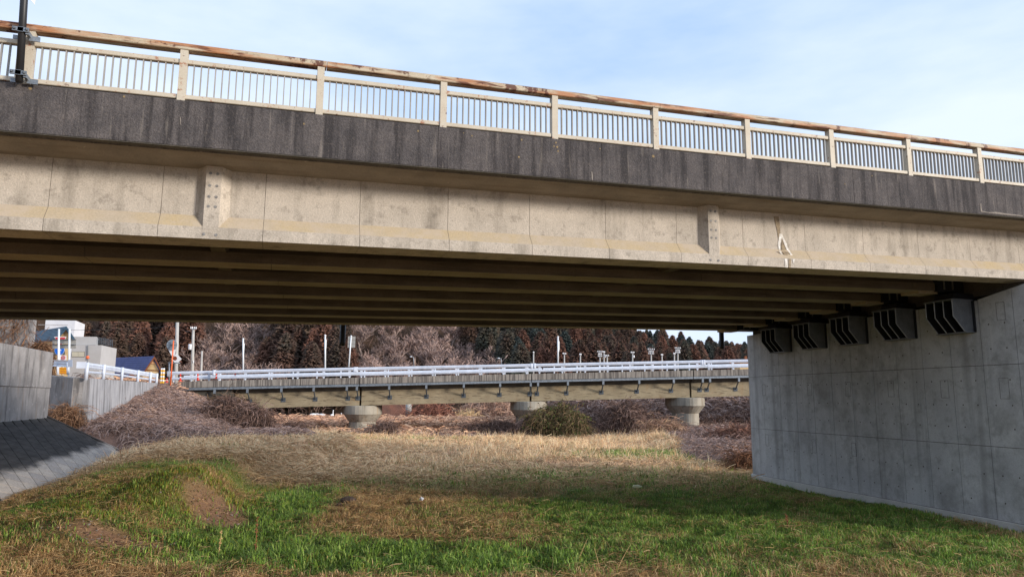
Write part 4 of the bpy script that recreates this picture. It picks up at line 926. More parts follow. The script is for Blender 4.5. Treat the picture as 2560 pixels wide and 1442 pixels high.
for i in range(9):
    x = 245+ i*4.5; D = 27.5/(-(x-1280)/F-0.25)+0.1; mbk = MB(); mbk.tube([at(x, 859+i*0.9, D), at(x, 843+i*0.75, D)], 0.025, 5); part(mbk, 'railing_post', M['galv_dark'], rr_)
for k in range(6):
    mbk = MB(); mbk.tube([at(245, 843.5+k*2.7, 84.5), at(281, 849.5+k*2.8, 89.8)], 0.02, 5); part(mbk, 'railing_bar', M['galv_dark'], rr_)
window(hg, 179, 878.5, 211, 892, 84, 2, True)
Dw = lambda px: 27.5/(-(px-1280)/F-0.25)-0.12
def side_q(x0, y0, x1, y1, dl, sl=0.08): return [at(x0, y0, Dw(x0)-dl), at(x1, y0+sl*(x1-x0), Dw(x1)-dl), at(x1, y1, Dw(x1)-dl), at(x0, y1, Dw(x0)-dl)]
mbk = MB(); mbk.slab(side_q(244, 881, 268, 905, 0), BK*0.1); w_ = part(mbk, 'window', M['window_frame'], hg)
mbk = MB(); mbk.slab(side_q(245.5, 882.8, 260.5, 903.5, 0.05), BK*0.02); part(mbk, 'pane', M['glass'], w_)
mbk = MB(); mbk.slab(side_q(261.5, 884.4, 267.3, 903.7, 0.05), BK*0.02); part(mbk, 'shutter', M['house_peach'], w_)
mbk = MB(); mbk.tube([at(219.5, 863, 83.9), at(219, 900, 83.9)], 0.05, 6); part(mbk, 'downpipe', M['galv_dark'], hg)
hw = empty('house', tuple(at(140, 980, 105)), 'tall pale building rising behind the teal roof at the left', 'building')
mbk = MB(); box_at(95, 800, 170, 985, 105, 6, mbk, -2.1); part(mbk, 'wall', M['house_light'], hw)
mbk = MB(); mbk.slab([at(182, 826, 107.5), at(191, 827, 109.5), at(191, 840, 109.5), at(182, 840, 107.5)], BK*0.1); w_ = part(mbk, 'window', M['window_frame'], hw)
mbk = MB(); mbk.slab([at(183, 829, 107.6), at(187, 829.5, 108.5), at(187, 839.5, 108.5), at(183, 839.5, 107.6)], BK*0.02); part(mbk, 'pane', M['glass'], w_)
mbk = MB(); mbk.slab([at(95, 811, 104.95), at(170, 811, 104.95), at(170, 812, 104.95), at(95, 812, 104.95)], BK*0.03); part(mbk, 'band', M['house_grey'], hw)
def gable_house(label, gx, apex, eave, half, D, roof_left, mats, base=990, depth=None, cat='house', slat=0):
    """gable facing the viewer at centre gx; roof runs away to the left (roof_left = pixel of far ridge end and eave end)"""
    o = empty('house', tuple(at(gx, base, D)), label, cat)
    w_ = half*D/F; rt = np.array([cy, -sy, 0])
    A0 = at(gx, apex, D); ez = at(gx, eave, D)[2]; bz = at(gx, base, D)[2]
    L_, R_ = A0-rt*w_, A0+rt*w_
    run = at(roof_left, apex, D+6.0) - A0; run[2] = 0
    P_ = lambda p, z: np.array([p[0], p[1], z])
    mbk = MB(); g_ = [P_(L_, bz), P_(R_, bz), P_(R_, ez), A0, P_(L_, ez)]; mbk.slab(g_, run); part(mbk, 'wall', M[mats[1]], o)
    for sgn_ in (-1, 1):
        ev = A0 + rt*sgn_*w_*1.22; ev[2] = ez - (A0[2]-ez)*0.22
        up_ = np.array([0, 0, 0.16]); fo = -run/np.linalg.norm(run)*0.5
        r0, r1, r2, r3 = A0+fo, ev+fo, ev+run-fo, A0+run-fo
        mbk = MB(); mbk.hexa([r0, r1, r2, r3, r0+up_, r1+up_, r2+up_, r3+up_]); rf = part(mbk, 'roof', M[mats[0]], o)
        nb = slat or 7
        for i in range(nb):                       # tile courses
            t0 = (i+0.06)/nb; t1 = (i+1)/nb
            pa = r0+(r1-r0)*t0+up_*1.02; pb2 = r0+(r1-r0)*t1+up_*1.35; pc = r3+(r2-r3)*t1+up_*1.35; pd = r3+(r2-r3)*t0+up_*1.02
            mbk = MB(); mbk.hexa([pa-up_*0.3, pb2-up_*0.5, pc-up_*0.5, pd-up_*0.3, pa, pb2, pc, pd]); part(mbk, 'tile_course', M[mats[0]], rf)
        mbk = MB(); mbk.hexa([r0+fo*0.06-up_*1.2, r1+fo*0.06-up_*1.2, r1-up_*1.2, r0-up_*1.2, r0+fo*0.06+up_*0.9, r1+fo*0.06+up_*0.9, r1+up_*0.9, r0+up_*0.9]); part(mbk, 'barge_board', M[mats[2]], o)
    return o, A0, rt, w_, ez
o, A0, rt, w_, ez = gable_house('cream gabled house with a blue tiled roof beside the yellow posts', 380, 893, 925, 19, 92, 262, ('roof_blue', 'house_cream', 'timber'))
q = at(380, 906, 91.9)
mbk = MB(); mbk.slab([at(371.5, 909, 91.9), at(388.5, 909, 91.9), at(380, 896, 91.9)], BK*0.05); part(mbk, 'gable_board', M['house_peach'], o)
mbk = MB(); mbk.slab([at(358, 923, 91.9), at(398, 925, 91.9), at(398, 927, 91.9), at(358, 925, 91.9)], BK*0.05); part(mbk, 'trim', M['timber'], o)
gable_house('small cream gabled house low behind the guardrail posts', 327, 936, 947, 13, 80, 300, ('roof_blue', 'house_cream', 'timber'), slat=4)
gable_house('brown edged gable partly hidden behind the grey house', 275, 889, 922, 20, 98, 250, ('roof_blue', 'house_peach', 'timber'), slat=5)
o, A0, rt, w_, ez = gable_house('house with a teal metal roof and cream gable behind the sign board', 161, 820, 846, 20, 72, 85, ('roof_teal', 'house_cream', 'roof_teal'), slat=8)
orf = empty('house', tuple(at(1862, 912, 130)), 'orange roofed building peeping out beside the pier', 'building')
mbk = MB(); mbk.slab([at(1845, 903, 130), at(1885, 896, 130), at(1900, 903, 130), at(1900, 905, 130), at(1845, 905, 130)], BK*5); part(mbk, 'roof', M['roof_orange'], orf)
mbk = MB(); box_at(1850, 905, 1900, 925, 130.5, 5, mbk); part(mbk, 'wall', M['house_cream'], orf)
mbk = MB(); box_at(1863, 890, 1868, 902, 130, 0.6, mbk); part(mbk, 'chimney', M['timber'], orf)

# far river structures
fc = empty('far_bridge', tuple(at(1000, 1045, 140)), 'pale round column and reddish abutment of a farther bridge over the river', 'bridge')
mbk = MB(); c = at(1021, 1036, 135); mbk.tube([(c[0], c[1], c[2]-1.2), (c[0], c[1], at(1021, 985, 135)[2])], 0.56, 20); part(mbk, 'column', M['pole_concrete'], fc, True)
mbk = MB(); box_at(955, 996, 1012, 1036, 150, 3, mbk); part(mbk, 'abutment', M['far_red'], fc)
mbk = MB(); box_at(700, 975, 1400, 993, 150, 4, mbk); part(mbk, 'deck', M['dark_concrete'], fc)
mbk = MB(); box_at(728, 999, 748, 1012, 110, 3, mbk); part(mbk, 'pale_block', M['pole_concrete'], fc)

# far old wall with vines, extreme left
vw = MB(); a, b = at(-120, 880, 58), at(74, 884, 58)
vwo = empty('concrete_wall', tuple(a), 'pale concrete face overgrown with bare vines at the far left', 'wall')
for i in range(4):
    p = a+(b-a)*i/4; q = a+(b-a)*(i+1)/4
    mbk = MB(); mbk.hexa([(p[0], p[1], 3), (q[0]-.02, q[1], 3), (q[0]-.02, q[1]+1, 3), (p[0], p[1]+1, 3), (p[0], p[1], 12.5), (q[0]-.02, q[1], 12.5), (q[0]-.02, q[1]+1, 12.5), (p[0], p[1]+1, 12.5)]); part(mbk, 'wall_panel', M['old_wall'], vwo)

# ------------------------------------------------------------------ vegetation helpers (numpy)
def strips(name, paths, widths, cols, mat, parent=None, side=None):
    """paths (N,K,3) ribbons; widths (N,) or (N,K); cols (N,3)"""
    N, K, _ = paths.shape
    t = np.diff(paths, axis=1); t = np.concatenate([t, t[:, -1:]], 1)
    if side is None:
        r = rng.normal(size=(N, 1, 3)); sd = np.cross(t, r)
    else: sd = np.cross(t, side)
    sd /= np.linalg.norm(sd, axis=2, keepdims=True)+1e-9
    wd = np.asarray(widths); wd = wd[:, None] if wd.ndim == 1 else wd
    wd = np.broadcast_to(wd, (N, K))[..., None]*0.5
    v = np.stack([paths-sd*wd, paths+sd*wd], 2).reshape(-1, 3)
    base = (np.arange(N)*K*2)[:, None]; j = np.arange(K-1)[None]*2
    f = np.stack([base+j, base+j+1, base+j+3, base+j+2], -1).reshape(-1, 4)
    me = bpy.data.meshes.new(name); me.vertices.add(len(v)); me.vertices.foreach_set('co', v.astype(np.float32).ravel())
    me.loops.add(f.size); me.loops.foreach_set('vertex_index', f.astype(np.int32).ravel())
    me.polygons.add(len(f)); me.polygons.foreach_set('loop_start', np.arange(0, f.size, 4, dtype=np.int32))
    me.update(calc_edges=True); me.validate()
    set_col(me, np.repeat(cols, K*2, axis=0)); me.materials.append(mat)
    if name is None: return me
    o = bpy.data.objects.new(name, me); COL.objects.link(o)
    if parent: o.parent = parent
    return o
def tris(name, V, cols, mat):           # V (N,3,3)
    N = len(V); me = bpy.data.meshes.new(name); me.vertices.add(N*3); me.vertices.foreach_set('co', V.astype(np.float32).ravel())
    me.loops.add(N*3); me.loops.foreach_set('vertex_index', np.arange(N*3, dtype=np.int32))
    me.polygons.add(N); me.polygons.foreach_set('loop_start', np.arange(0, N*3, 3, dtype=np.int32))
    me.update(calc_edges=True)
    set_col(me, np.repeat(cols, 3, axis=0)); me.materials.append(mat); return me
def pick(pal, n):
    pal = np.array([lin(*c) for c in pal]); c = pal[rng.integers(0, len(pal), n)]
    return c*rng.uniform(0.8, 1.2, (n, 1))

# ------------------------------------------------------------------ grass
def blades(name, D0, D1, dens, hscale, wscale, seed, seg3):
    area = 0.77*(D1**2-D0**2); n = int(area*dens)
    D = np.sqrt(rng.uniform(D0**2, D1**2, n)); L = rng.uniform(-1, 1, n)*(0.77*D+0.5)
    X, Y = XY(D, L)
    keep = ~((X > XP+SKW*Y-0.07) & (Y < 24.2)) & ~((X < -7.25+0.25*np.sin(Y*1.7)+0.12*np.sin(Y*5)) & (Y < 42.2)) & ~is_bank(X, Y) & ~(X < -9)
    so = soilm(X, Y); keep &= rng.uniform(0, 1, n) > np.clip(so*2.2-0.5, 0, 0.93)
    D, L, X, Y = D[keep], L[keep], X[keep], Y[keep]; n = len(D)
    g = green(D, L); isg = rng.uniform(0, 1, n) < np.clip(g*1.25, 0.03, 0.95)
    Z = gz(X, Y)-0.01
    tuft = fbm(X*1.7, Y*1.7, 41, 2)
    lush = np.clip(np.exp(-((D-14.3)/1.6)**2-((L+2)/5)**2)+np.exp(-((D-20)/5)**2-((L+6.3)/1.5)**2), 0, 1)
    t2 = S((fbm(X*3.1+5, Y*3.1, 61, 2)-0.35)/0.3)
    h = np.where(isg, rng.uniform(0.05, 0.15, n)*(0.4+0.5*tuft+0.5*t2)*(1+0.9*lush), rng.uniform(0.05, 0.20, n)*(0.25+0.6*tuft+0.6*t2))*hscale
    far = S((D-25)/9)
    h *= np.where(isg, 1, 1+0.8*far*(tuft > 0.52))
    w = np.where(isg, rng.uniform(0.010, 0.020, n)*(1+0.6*lush), rng.uniform(0.007, 0.015, n))*wscale
    ang = rng.uniform(0, 2*np.pi, n); lean = np.where(isg, rng.uniform(0.2, 1.3, n), rng.uniform(0.3, 1.9, n))
    gpal = pick([(118, 148, 60), (142, 170, 74), (104, 134, 64), (164, 182, 98), (126, 154, 58), (92, 116, 66)], n)
    yel = pick([(150, 144, 60), (136, 128, 54)], n)
    yf = (fbm(X*0.5+9, Y*0.5, 77, 2) > 0.55) & (L < -7) | (rng.uniform(0, 1, n) < 0.07)
    gpal = np.where((yf & (rng.uniform(0, 1, n) < 0.5))[:, None], yel, gpal)
    spal = pick([(212, 174, 124), (190, 152, 102), (224, 190, 140), (166, 130, 86), (200, 158, 108), (144, 112, 74)], n)
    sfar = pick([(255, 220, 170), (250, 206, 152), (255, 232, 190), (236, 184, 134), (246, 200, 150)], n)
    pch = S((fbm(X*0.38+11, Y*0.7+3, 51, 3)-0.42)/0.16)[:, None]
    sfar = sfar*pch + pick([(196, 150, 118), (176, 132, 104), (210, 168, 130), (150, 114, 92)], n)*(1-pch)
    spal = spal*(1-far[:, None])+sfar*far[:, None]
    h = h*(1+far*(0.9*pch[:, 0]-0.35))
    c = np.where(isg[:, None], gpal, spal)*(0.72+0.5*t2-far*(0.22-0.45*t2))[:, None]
    dx, dy = np.cos(ang), np.sin(ang); sx_, sy_ = -dy, dx
    P0 = np.stack([X, Y, Z], -1); sd = np.stack([sx_, sy_, np.zeros(n)], -1)*w[:, None]*0.5
    dirv = np.stack([dx, dy, np.zeros(n)], -1); up = np.array([0, 0, 1.0])
    P1 = P0 + dirv*(h*lean*0.35)[:, None] + up*(h*0.62)[:, None]
    P2 = P0 + dirv*(h*lean)[:, None] + up*(h*np.clip(1.15-0.45*lean, 0.25, 1.1))[:, None]
    if seg3:
        V = np.stack([P0-sd, P0+sd, P1+sd*0.85, P0-sd, P1+sd*0.85, P1-sd*0.85, P1-sd*0.85, P1+sd*0.85, P2], 1).reshape(-1, 3, 3); cc = np.repeat(c, 3, 0)
    else:
        V = np.stack([P0-sd, P0+sd, P2], 1); cc = c
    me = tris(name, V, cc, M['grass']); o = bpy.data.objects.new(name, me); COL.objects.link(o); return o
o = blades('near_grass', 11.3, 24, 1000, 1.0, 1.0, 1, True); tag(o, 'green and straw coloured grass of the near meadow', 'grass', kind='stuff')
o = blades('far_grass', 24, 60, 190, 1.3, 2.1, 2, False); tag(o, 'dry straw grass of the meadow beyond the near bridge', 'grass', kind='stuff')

def thatch(name, n, D0, D1, ln, w, label, Lr=None):
    D = np.sqrt(rng.uniform(D0**2, D1**2, n)); L = rng.uniform(-1, 1, n)*(0.77*D+0.5) if Lr is None else rng.uniform(Lr[0], Lr[1], n); X, Y = XY(D, L)
    g = green(D, L); pt = fbm(X*1.1+70, Y*1.1, 15, 3)
    k = ~((X > XP+SKW*Y-0.2) & (Y < 24.4)) & ~((X < -7.0) & (Y < 42.2)) & ~is_bank(X, Y) & (X > -9) & (rng.uniform(0, 1, n) < np.clip(1.15-g*1.1, 0.06, 1)*S((pt-0.36)/0.2))
    X, Y, D = X[k], Y[k], D[k]; n = len(X); a = rng.uniform(0, 2*np.pi, n); K = 4
    Z = gz(X, Y)+rng.uniform(0.02, 0.13, n); P = np.zeros((n, K, 3)); P[:, 0] = np.stack([X, Y, Z], -1); e = rng.uniform(-0.1, 0.7, n); l_ = rng.uniform(0.4, 1.2, n)*ln/(K-1)
    for j in range(1, K):
        a = a+rng.normal(0, 0.22, n); e = e-rng.uniform(0.0, 0.4, n)
        P[:, j] = P[:, j-1]+np.stack([np.cos(a)*np.cos(e), np.sin(a)*np.cos(e), np.sin(e)], -1)*l_[:, None]
    P[..., 2] = np.maximum(P[..., 2], gz(P[..., 0], P[..., 1])+0.015)
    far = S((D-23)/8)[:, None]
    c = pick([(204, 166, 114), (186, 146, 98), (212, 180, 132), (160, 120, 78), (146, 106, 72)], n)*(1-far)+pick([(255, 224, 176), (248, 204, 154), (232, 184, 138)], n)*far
    return tag(strips(name, P, rng.uniform(w*0.6, w*1.3, n), c, M['grass']), label, 'straw', kind='stuff')
thatch('near_straw', 80000, 11.3, 25, 0.26, 0.0065, 'loose dry straw lying between the near grass')
thatch('berm_straw', 60000, 26, 48, 0.4, 0.018, 'pale straw covering the low berm on the left', (-14.5, -6))
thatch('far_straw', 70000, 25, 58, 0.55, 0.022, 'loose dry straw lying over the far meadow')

# ------------------------------------------------------------------ dead vines on the banks
def vine_paths(X, Y, Z, length, K, lift, wig):
    n = len(X); ang = rng.uniform(0, 2*np.pi, n); P = np.zeros((n, K, 3)); P[:, 0] = np.stack([X, Y, Z+rng.uniform(0.0, lift, n)], -1)
    el = rng.uniform(-0.1, 0.9, n); ln = rng.uniform(0.5, 1.2, n)*length/(K-1)
    for k in range(1, K):
        ang = ang + rng.normal(0, wig, n); el = el - rng.uniform(0.1, 0.55, n)
        P[:, k] = P[:, k-1] + np.stack([np.cos(ang)*np.cos(el), np.sin(ang)*np.cos(el), np.sin(el)], -1)*ln[:, None]
    g = gz(P[..., 0], P[..., 1], False)
    P[..., 2] = np.maximum(P[..., 2], g+0.02); return P
VP = [(158, 132, 120), (140, 114, 104), (120, 98, 90), (180, 154, 142), (102, 82, 74), (154, 122, 104), (168, 146, 140)]
def bank_vines(name, n, Dr, Lr, label, length=1.3, w=(0.02, 0.045), lift=0.5, pal=VP, test=None, hump=0.5):
    D = rng.uniform(*Dr, n); L = rng.uniform(*Lr, n); X, Y = XY(D, L)
    k = is_bank(X, Y)
    if test is not None: k &= test(X, Y, D, L)
    dn = fbm(X*0.5, Y*0.5, 91, 2); k &= rng.uniform(0, 1, n) < 0.35+dn
    X, Y, D = X[k], Y[k], D[k]; Z = gz(X, Y) + (dn[k]-0.3)*hump
    P = vine_paths(X, Y, Z, length, 7, lift, 0.55)
    c = pick(pal, len(X)); 
    o = strips(name, P, rng.uniform(w[0], w[1], len(X)), c, M['vine']); return tag(o, label, 'vines', kind='stuff')
bank_vines('dead_vines', 70000, (33, 66), (-30, -8), 'tangled dead brown vines covering the left river bank', length=1.0, w=(0.014, 0.032), lift=0.18, hump=0.35, test=lambda X, Y, D, L: (X > -14) & (X < 3) & ~((Y < 42.3) & (X < -7.2) & (X > -10.2)) & (gz(X, Y, False) < 3.7))
bank_vines('dead_vine_edge', 30000, (34, 46), (-27, -13), 'dead brown vines beside the end of the stone pitching', length=0.8, w=(0.012, 0.028), lift=0.2, hump=0.2, test=lambda X, Y, D, L: (X > -10.5) & (X < -2) & ~((Y < 42.1+0.08*(X+10)) & (X < -7.2)) & (Y < 47))
bank_vines('dead_brambles', 52000, (30, 68), (-16, 26), 'low dead brambles and dry stems under the distant bridge', length=0.9, w=(0.014, 0.034), lift=0.14, hump=0.25, test=lambda X, Y, D, L: (X > 2) & ~((L < 0.5) & (D > 54.6)))
bank_vines('far_dead_vines', 26000, (66, 100), (4, 36), 'dead brown vines on the bank behind the distant bridge', 2.4, (0.05, 0.09), 0.9)
def field_straw():
    n = 42000; D = rng.uniform(54.5, 108, n); L = rng.uniform(-34, 2, n); X, Y = XY(D, L); Z = gz(X, Y)
    P = vine_paths(X, Y, Z, 1.2, 4, 0.12, 0.3); 
    o = strips('field_straw', P, rng.uniform(0.05, 0.1, n), pick([(206, 160, 130), (186, 142, 116), (222, 180, 146), (160, 124, 104)], n), M['vine']); tag(o, 'mown brown field behind the distant bridge', 'field', kind='stuff')
field_straw()
# straggling tufts of reeds by the river
def bush(name, px, py, D, rx, rz_, n, label, cat, pal, group=None, leaf=0, w=(0.02, 0.04), ln=1.2, leafpal=None, up=0.3):
    c = at(px, py, D); x0, y0 = c[0], c[1]; z0 = zg(x0, y0)
    o = empty(name, (x0, y0, z0), label, cat, group)
    th = rng.uniform(0, 2*np.pi, n); u = rng.uniform(0, 1, n)**0.5; ph = rng.uniform(0, 1, n)
    r = (0.5+0.6*rng.uniform(0, 1, n)**0.6)
    lob = 0.6+0.65*vnoise(th*1.6+px*0.37, ph*3.0+px*0.11, 33)
    el = ph*np.pi/2
    X = rx*r*lob*np.cos(el)*np.cos(th); Y = rx*0.8*r*lob*np.cos(el)*np.sin(th); Z = rz_*r*lob*np.sin(el)
    K = 7; P = np.zeros((n, K, 3)); P[:, 0] = np.stack([X, Y, Z], -1); ang = th+rng.choice([-1, 1], n)*rng.uniform(0.6, 1.8, n); e = rng.uniform(-0.5, up+0.45, n); lnn = rng.uniform(0.5, 1.2, n)*ln/(K-1)
    for k in range(1, K):
        ang = ang+rng.normal(0, 0.6, n); e = np.clip(e+rng.normal(-0.28, 0.32, n), -1.3, 1.2)
        P[:, k] = P[:, k-1]+np.stack([np.cos(ang)*np.cos(e), np.sin(ang)*np.cos(e), np.sin(e)], -1)*lnn[:, None]
    P[..., 2] = np.maximum(P[..., 2], -0.05)
    s = strips('stems', P, rng.uniform(w[0], w[1], n), pick(pal, n), M['vine'], o)
    if leaf:
        i = rng.integers(0, n, leaf); b = P[i, rng.integers(0, K, leaf)]; q = rng.normal(size=(leaf, 2, 3)); q /= np.linalg.norm(q, axis=2, keepdims=True); q *= rng.uniform(0.08, 0.2, (leaf, 1, 1))
        V = np.stack([b, b+q[:, 0], b+q[:, 1]], 1); me = tris('leaves', V, pick(leafpal or [(86, 92, 50), (66, 76, 40), (100, 96, 56)], leaf), M['vine']); lo_ = bpy.data.objects.new('leaves', me); COL.objects.link(lo_); lo_.parent = o
    return o
DK = [(112, 88, 78), (94, 72, 62), (130, 104, 92), (80, 62, 54), (142, 116, 104)]
LG = [(158, 126, 112), (136, 106, 94), (176, 146, 132), (118, 92, 82)]
bush('bramble_mound', 575, 1075, 48, 2.3, 1.5, 5600, 'domed tangle of dark brambles below the left end of the distant bridge', 'bramble', DK)
bush('bramble_mound', 1560, 1075, 56.5, 2.2, 2.1, 6200, 'tall dark bramble mound between second and third column', 'bramble', DK)
bush('bramble_mound', 1250, 1075, 56.5, 1.8, 0.85, 2600, 'low dark bramble hump left of the green bush', 'bramble', DK)
bush('bramble_mound', 1190, 1075, 56.0, 1.6, 0.6, 1800, 'lowest grey bramble hump in front of the river', 'bramble', DK)
bush('bramble_mound', 960, 1072, 55, 1.0, 0.8, 1500, 'small brown bush at the right foot of the first column', 'bramble', DK)
bush('bramble_mound', 735, 1075, 55, 1.5, 0.7, 1800, 'dark low bush left of the first column', 'bramble', DK)
bush('bramble_mound', 165, 1010, 38.0, 0.85, 0.95, 4200, 'brown grassy mass leaning against the streaky wall', 'bramble', [(150, 112, 84), (128, 94, 72), (170, 130, 98), (104, 78, 62)], ln=1.1, w=(0.012, 0.026))
bush('evergreen_bush', 1398, 1078, 54.0, 2.3, 1.95, 5200, 'bush with dark green leaves between second and third column', 'bush', [(112, 92, 66), (128, 104, 78), (94, 80, 56)], leaf=9000)
bush('bramble_mound', 1330, 1078, 54.3, 1.3, 1.1, 3000, 'brown bramble tangle hiding the foot of the second column', 'bramble', DK)
bush('bramble_mound', 1655, 1084, 52, 1.4, 0.6, 1500, 'pale dry arching stems at the foot of the third column', 'bramble', [(186, 150, 118), (160, 126, 104), (140, 108, 92)], ln=1.8)
bush('bramble_mound', 1850, 1100, 46, 1.9, 0.5, 3000, 'reddish brown brambles beside the pier edge', 'bramble', [(140, 100, 82), (120, 86, 74), (156, 118, 98), (98, 70, 60)])
bush('bramble_mound', 1872, 1165, 31.5, 1.0, 0.38, 1800, 'heap of dry weeds at the far foot of the pier', 'bramble', [(150, 108, 80), (126, 90, 68), (104, 74, 58)], w=(0.012, 0.025))
bush('bramble_mound', 560, 1000, 57.0, 1.9, 1.0, 2400, 'bare climbing stems under the left end of the distant bridge', 'bramble', [(140, 112, 88), (118, 94, 74), (96, 76, 60)], ln=1.8, w=(0.015, 0.03))
bush('bramble_mound', 1080, 1040, 118, 4.5, 3.2, 2600, 'reddish bush on the far river bank beside the pale column', 'bramble', [(160, 106, 84), (138, 92, 76), (120, 82, 70)], w=(0.05, 0.09), ln=3)
bush('reed_clump', 1168, 1036, 120, 2.2, 1.4, 900, 'pale yellow reed clump at the river edge', 'reeds', [(226, 194, 148), (210, 176, 130)], w=(0.05, 0.08), ln=2.5, up=1.0)
bush('bramble_mound', 1235, 1030, 125, 6.0, 3.6, 2600, 'pale pinkish brush on the far river bank', 'bramble', [(176, 138, 116), (156, 120, 102), (190, 156, 134)], w=(0.05, 0.1), ln=3)
bush('climbing_shrub', 96, 880, 56, 0.75, 2.6, 4200, 'dark vine bush behind the wall at the far left', 'bush', [(120, 84, 58), (96, 68, 50), (142, 104, 76), (78, 58, 46)], ln=1.6, w=(0.02, 0.05))
WD = [(150, 120, 92), (128, 100, 78), (110, 88, 70)]
for px, py, D, rx, rz_, l in ((735, 1112, 38, 0.35, 0.14, 'small dead weed tuft near the crest of the straw berm'), (838, 1135, 41, 0.6, 0.15, 'dead weed tuft at the foot of the straw berm'), (1500, 1130, 40, 0.7, 0.12, 'brown weed tuft amid the far green patch')):
    bush('weed_tuft', px, py, D, rx, rz_, 260, l, 'weeds', WD, ln=0.4, w=(0.008, 0.016), leaf=60, leafpal=[(110, 116, 66), (124, 98, 74)])
# vines on the far wall
n = 650; t_ = rng.uniform(0, 1, n); X = a[0]+(b[0]-a[0])*t_; Y = a[1]+(b[1]-a[1])*t_-0.06; 
P = np.zeros((n, 7, 3)); P[:, 0] = np.stack([X, Y, rng.uniform(5, 12.2, n)], -1); an = rng.uniform(-2.4, -0.7, n)
for k in range(1, 7):
    an = an+rng.normal(0, 0.4, n); P[:, k] = P[:, k-1]+np.stack([np.cos(an)*0.3, rng.normal(0, 0.04, n)-0.01, np.sin(an)*0.3], -1)
tag(strips('wall_vines', P, rng.uniform(0.02, 0.05, n), pick([(150, 110, 80), (120, 88, 66), (96, 72, 56)], n), M['vine']), 'bare brown vines hanging on the pale concrete face', 'vines', kind='stuff')

# ------------------------------------------------------------------ wooded hillside
def cedar_mesh(i):
    H = 1.0; n = 2600
    h = rng.uniform(0.0, 1.0, n)**0.85
    th = rng.uniform(0, 2*np.pi, n)
    R = 0.225*(1-h)**0.52*(0.62+0.55*vnoise(h*7+i*7, th*1.1+i*3, 3))+0.004
    rr = R*rng.uniform(0.45, 1.08, n)
    c = np.stack([rr*np.cos(th), rr*np.sin(th), 0.14+0.86*h - rr*0.25], -1)
    out = np.stack([np.cos(th), np.sin(th), rng.uniform(-0.6, 0.9, n)], -1)+rng.normal(0, 0.45, (n, 3)); tan = np.stack([-np.sin(th), np.cos(th), np.zeros(n)], -1)
    s = rng.uniform(0.011, 0.027, n)[:, None]*(0.7+0.6*(1-h))[:, None]
    V1 = np.stack([c+out*s*1.2, c-out*s*0.5+tan*s, c-out*s*0.3+np.array([0, 0, 1])*s*1.1], 1)
    V2 = np.stack([c+out*s*1.2, c-out*s*0.5-tan*s, c-out*s*0.3+np.array([0, 0, 1])*s*1.1], 1)
    pal = [(106, 76, 64), (94, 70, 60), (114, 80, 66), (84, 72, 60), (78, 70, 60), (98, 70, 58)] if i < 4 else [(74, 78, 68), (66, 74, 70), (86, 78, 66), (92, 74, 62), (70, 70, 64)]
    pl_ = np.array([lin(*c) for c in pal]); ca_, cb_ = pl_[i % len(pal)], pl_[(i+3) % len(pal)]; mixn = vnoise(h*6+i, th*1.5+i*5, 7)[:, None]
    col = (ca_*(1-mixn)+cb_*mixn)*rng.uniform(0.82, 1.15, (n, 1))
    V = np.concatenate([V1, V2]); cc = np.concatenate([col, col*0.88])
    core = []
    for j in range(7):
        q0, q1 = 2*np.pi*j/7, 2*np.pi*(j+1)/7
        core.append([[0.12*np.cos(q0), 0.12*np.sin(q0), 0.14], [0.12*np.cos(q1), 0.12*np.sin(q1), 0.14], [0, 0, 0.9]])
    cv = np.array(core); V = np.concatenate([V, cv]); cc = np.concatenate([cc, np.tile(np.array([lin(58, 44, 36)]), (7, 1))])
    return tris('crown', V, cc, M['cedar'])
def trunk_mesh(name, h, r, mat):
    mbk = MB(); mbk.tube([(0, 0, -0.05), (0, 0, h)], [r, r*0.4], 7); return mbk.mesh(name, mat)
M['bark'] = surf('cedar_bark', lin(96, 70, 54), None, 3, 0.95, 0.1)
cedars = [cedar_mesh(i) for i in range(7)]; ctrunk = trunk_mesh('trunk', 0.5, 0.018, M['bark'])
def bare_mesh(i):
    r_ = random.Random(100+i); paths = []; wid = []; col = []
    def grow(p, d, ln, w, lv):
        K = 5; pts = [np.array(p)]; d = np.array(d)
        for k in range(1, K):
            d = d + np.array([r_.gauss(0, .14), r_.gauss(0, .14), r_.gauss(0.03, .08)]); d = d/np.linalg.norm(d); pts.append(pts[-1]+d*ln/(K-1))
        paths.append(pts); wid.append([w*(1-0.45*k/(K-1)) for k in range(K)]); col.append(lv)
        if lv >= 4: return
        for q in range({0: 6, 1: 5, 2: 5, 3: 4}[lv]):
            t = r_.uniform(0.35, 1.0) if lv else r_.uniform(0.4, 1.0); j = min(K-1, int(t*(K-1))); az = r_.uniform(0, 6.28); sp_ = r_.uniform(0.5, 0.95)
            nd = d*(1-sp_*0.5) + np.array([math.cos(az), math.sin(az), 0.35])*sp_; nd /= np.linalg.norm(nd)
            grow(pts[j], nd, ln*r_.uniform(0.5, 0.72), w*0.5, lv+1)
    grow((0, 0, -0.02), (0, 0, 1), 0.42, 0.032, 0)
    P = np.array(paths); W = np.maximum(np.array(wid), 0.0065); c = np.array([lin(*[(166, 146, 136), (170, 148, 138), (170, 148, 138), (168, 144, 134), (158, 134, 124)][l]) for l in col])*np.random.default_rng(i).uniform(0.75, 1.15, (len(col), 1))
    o = strips('branches', P, W, c, M['twig']); me = o.data; bpy.data.objects.remove(o); return me
bares = [bare_mesh(i) for i in range(4)]
ctotal = btotal = 0
cand = []
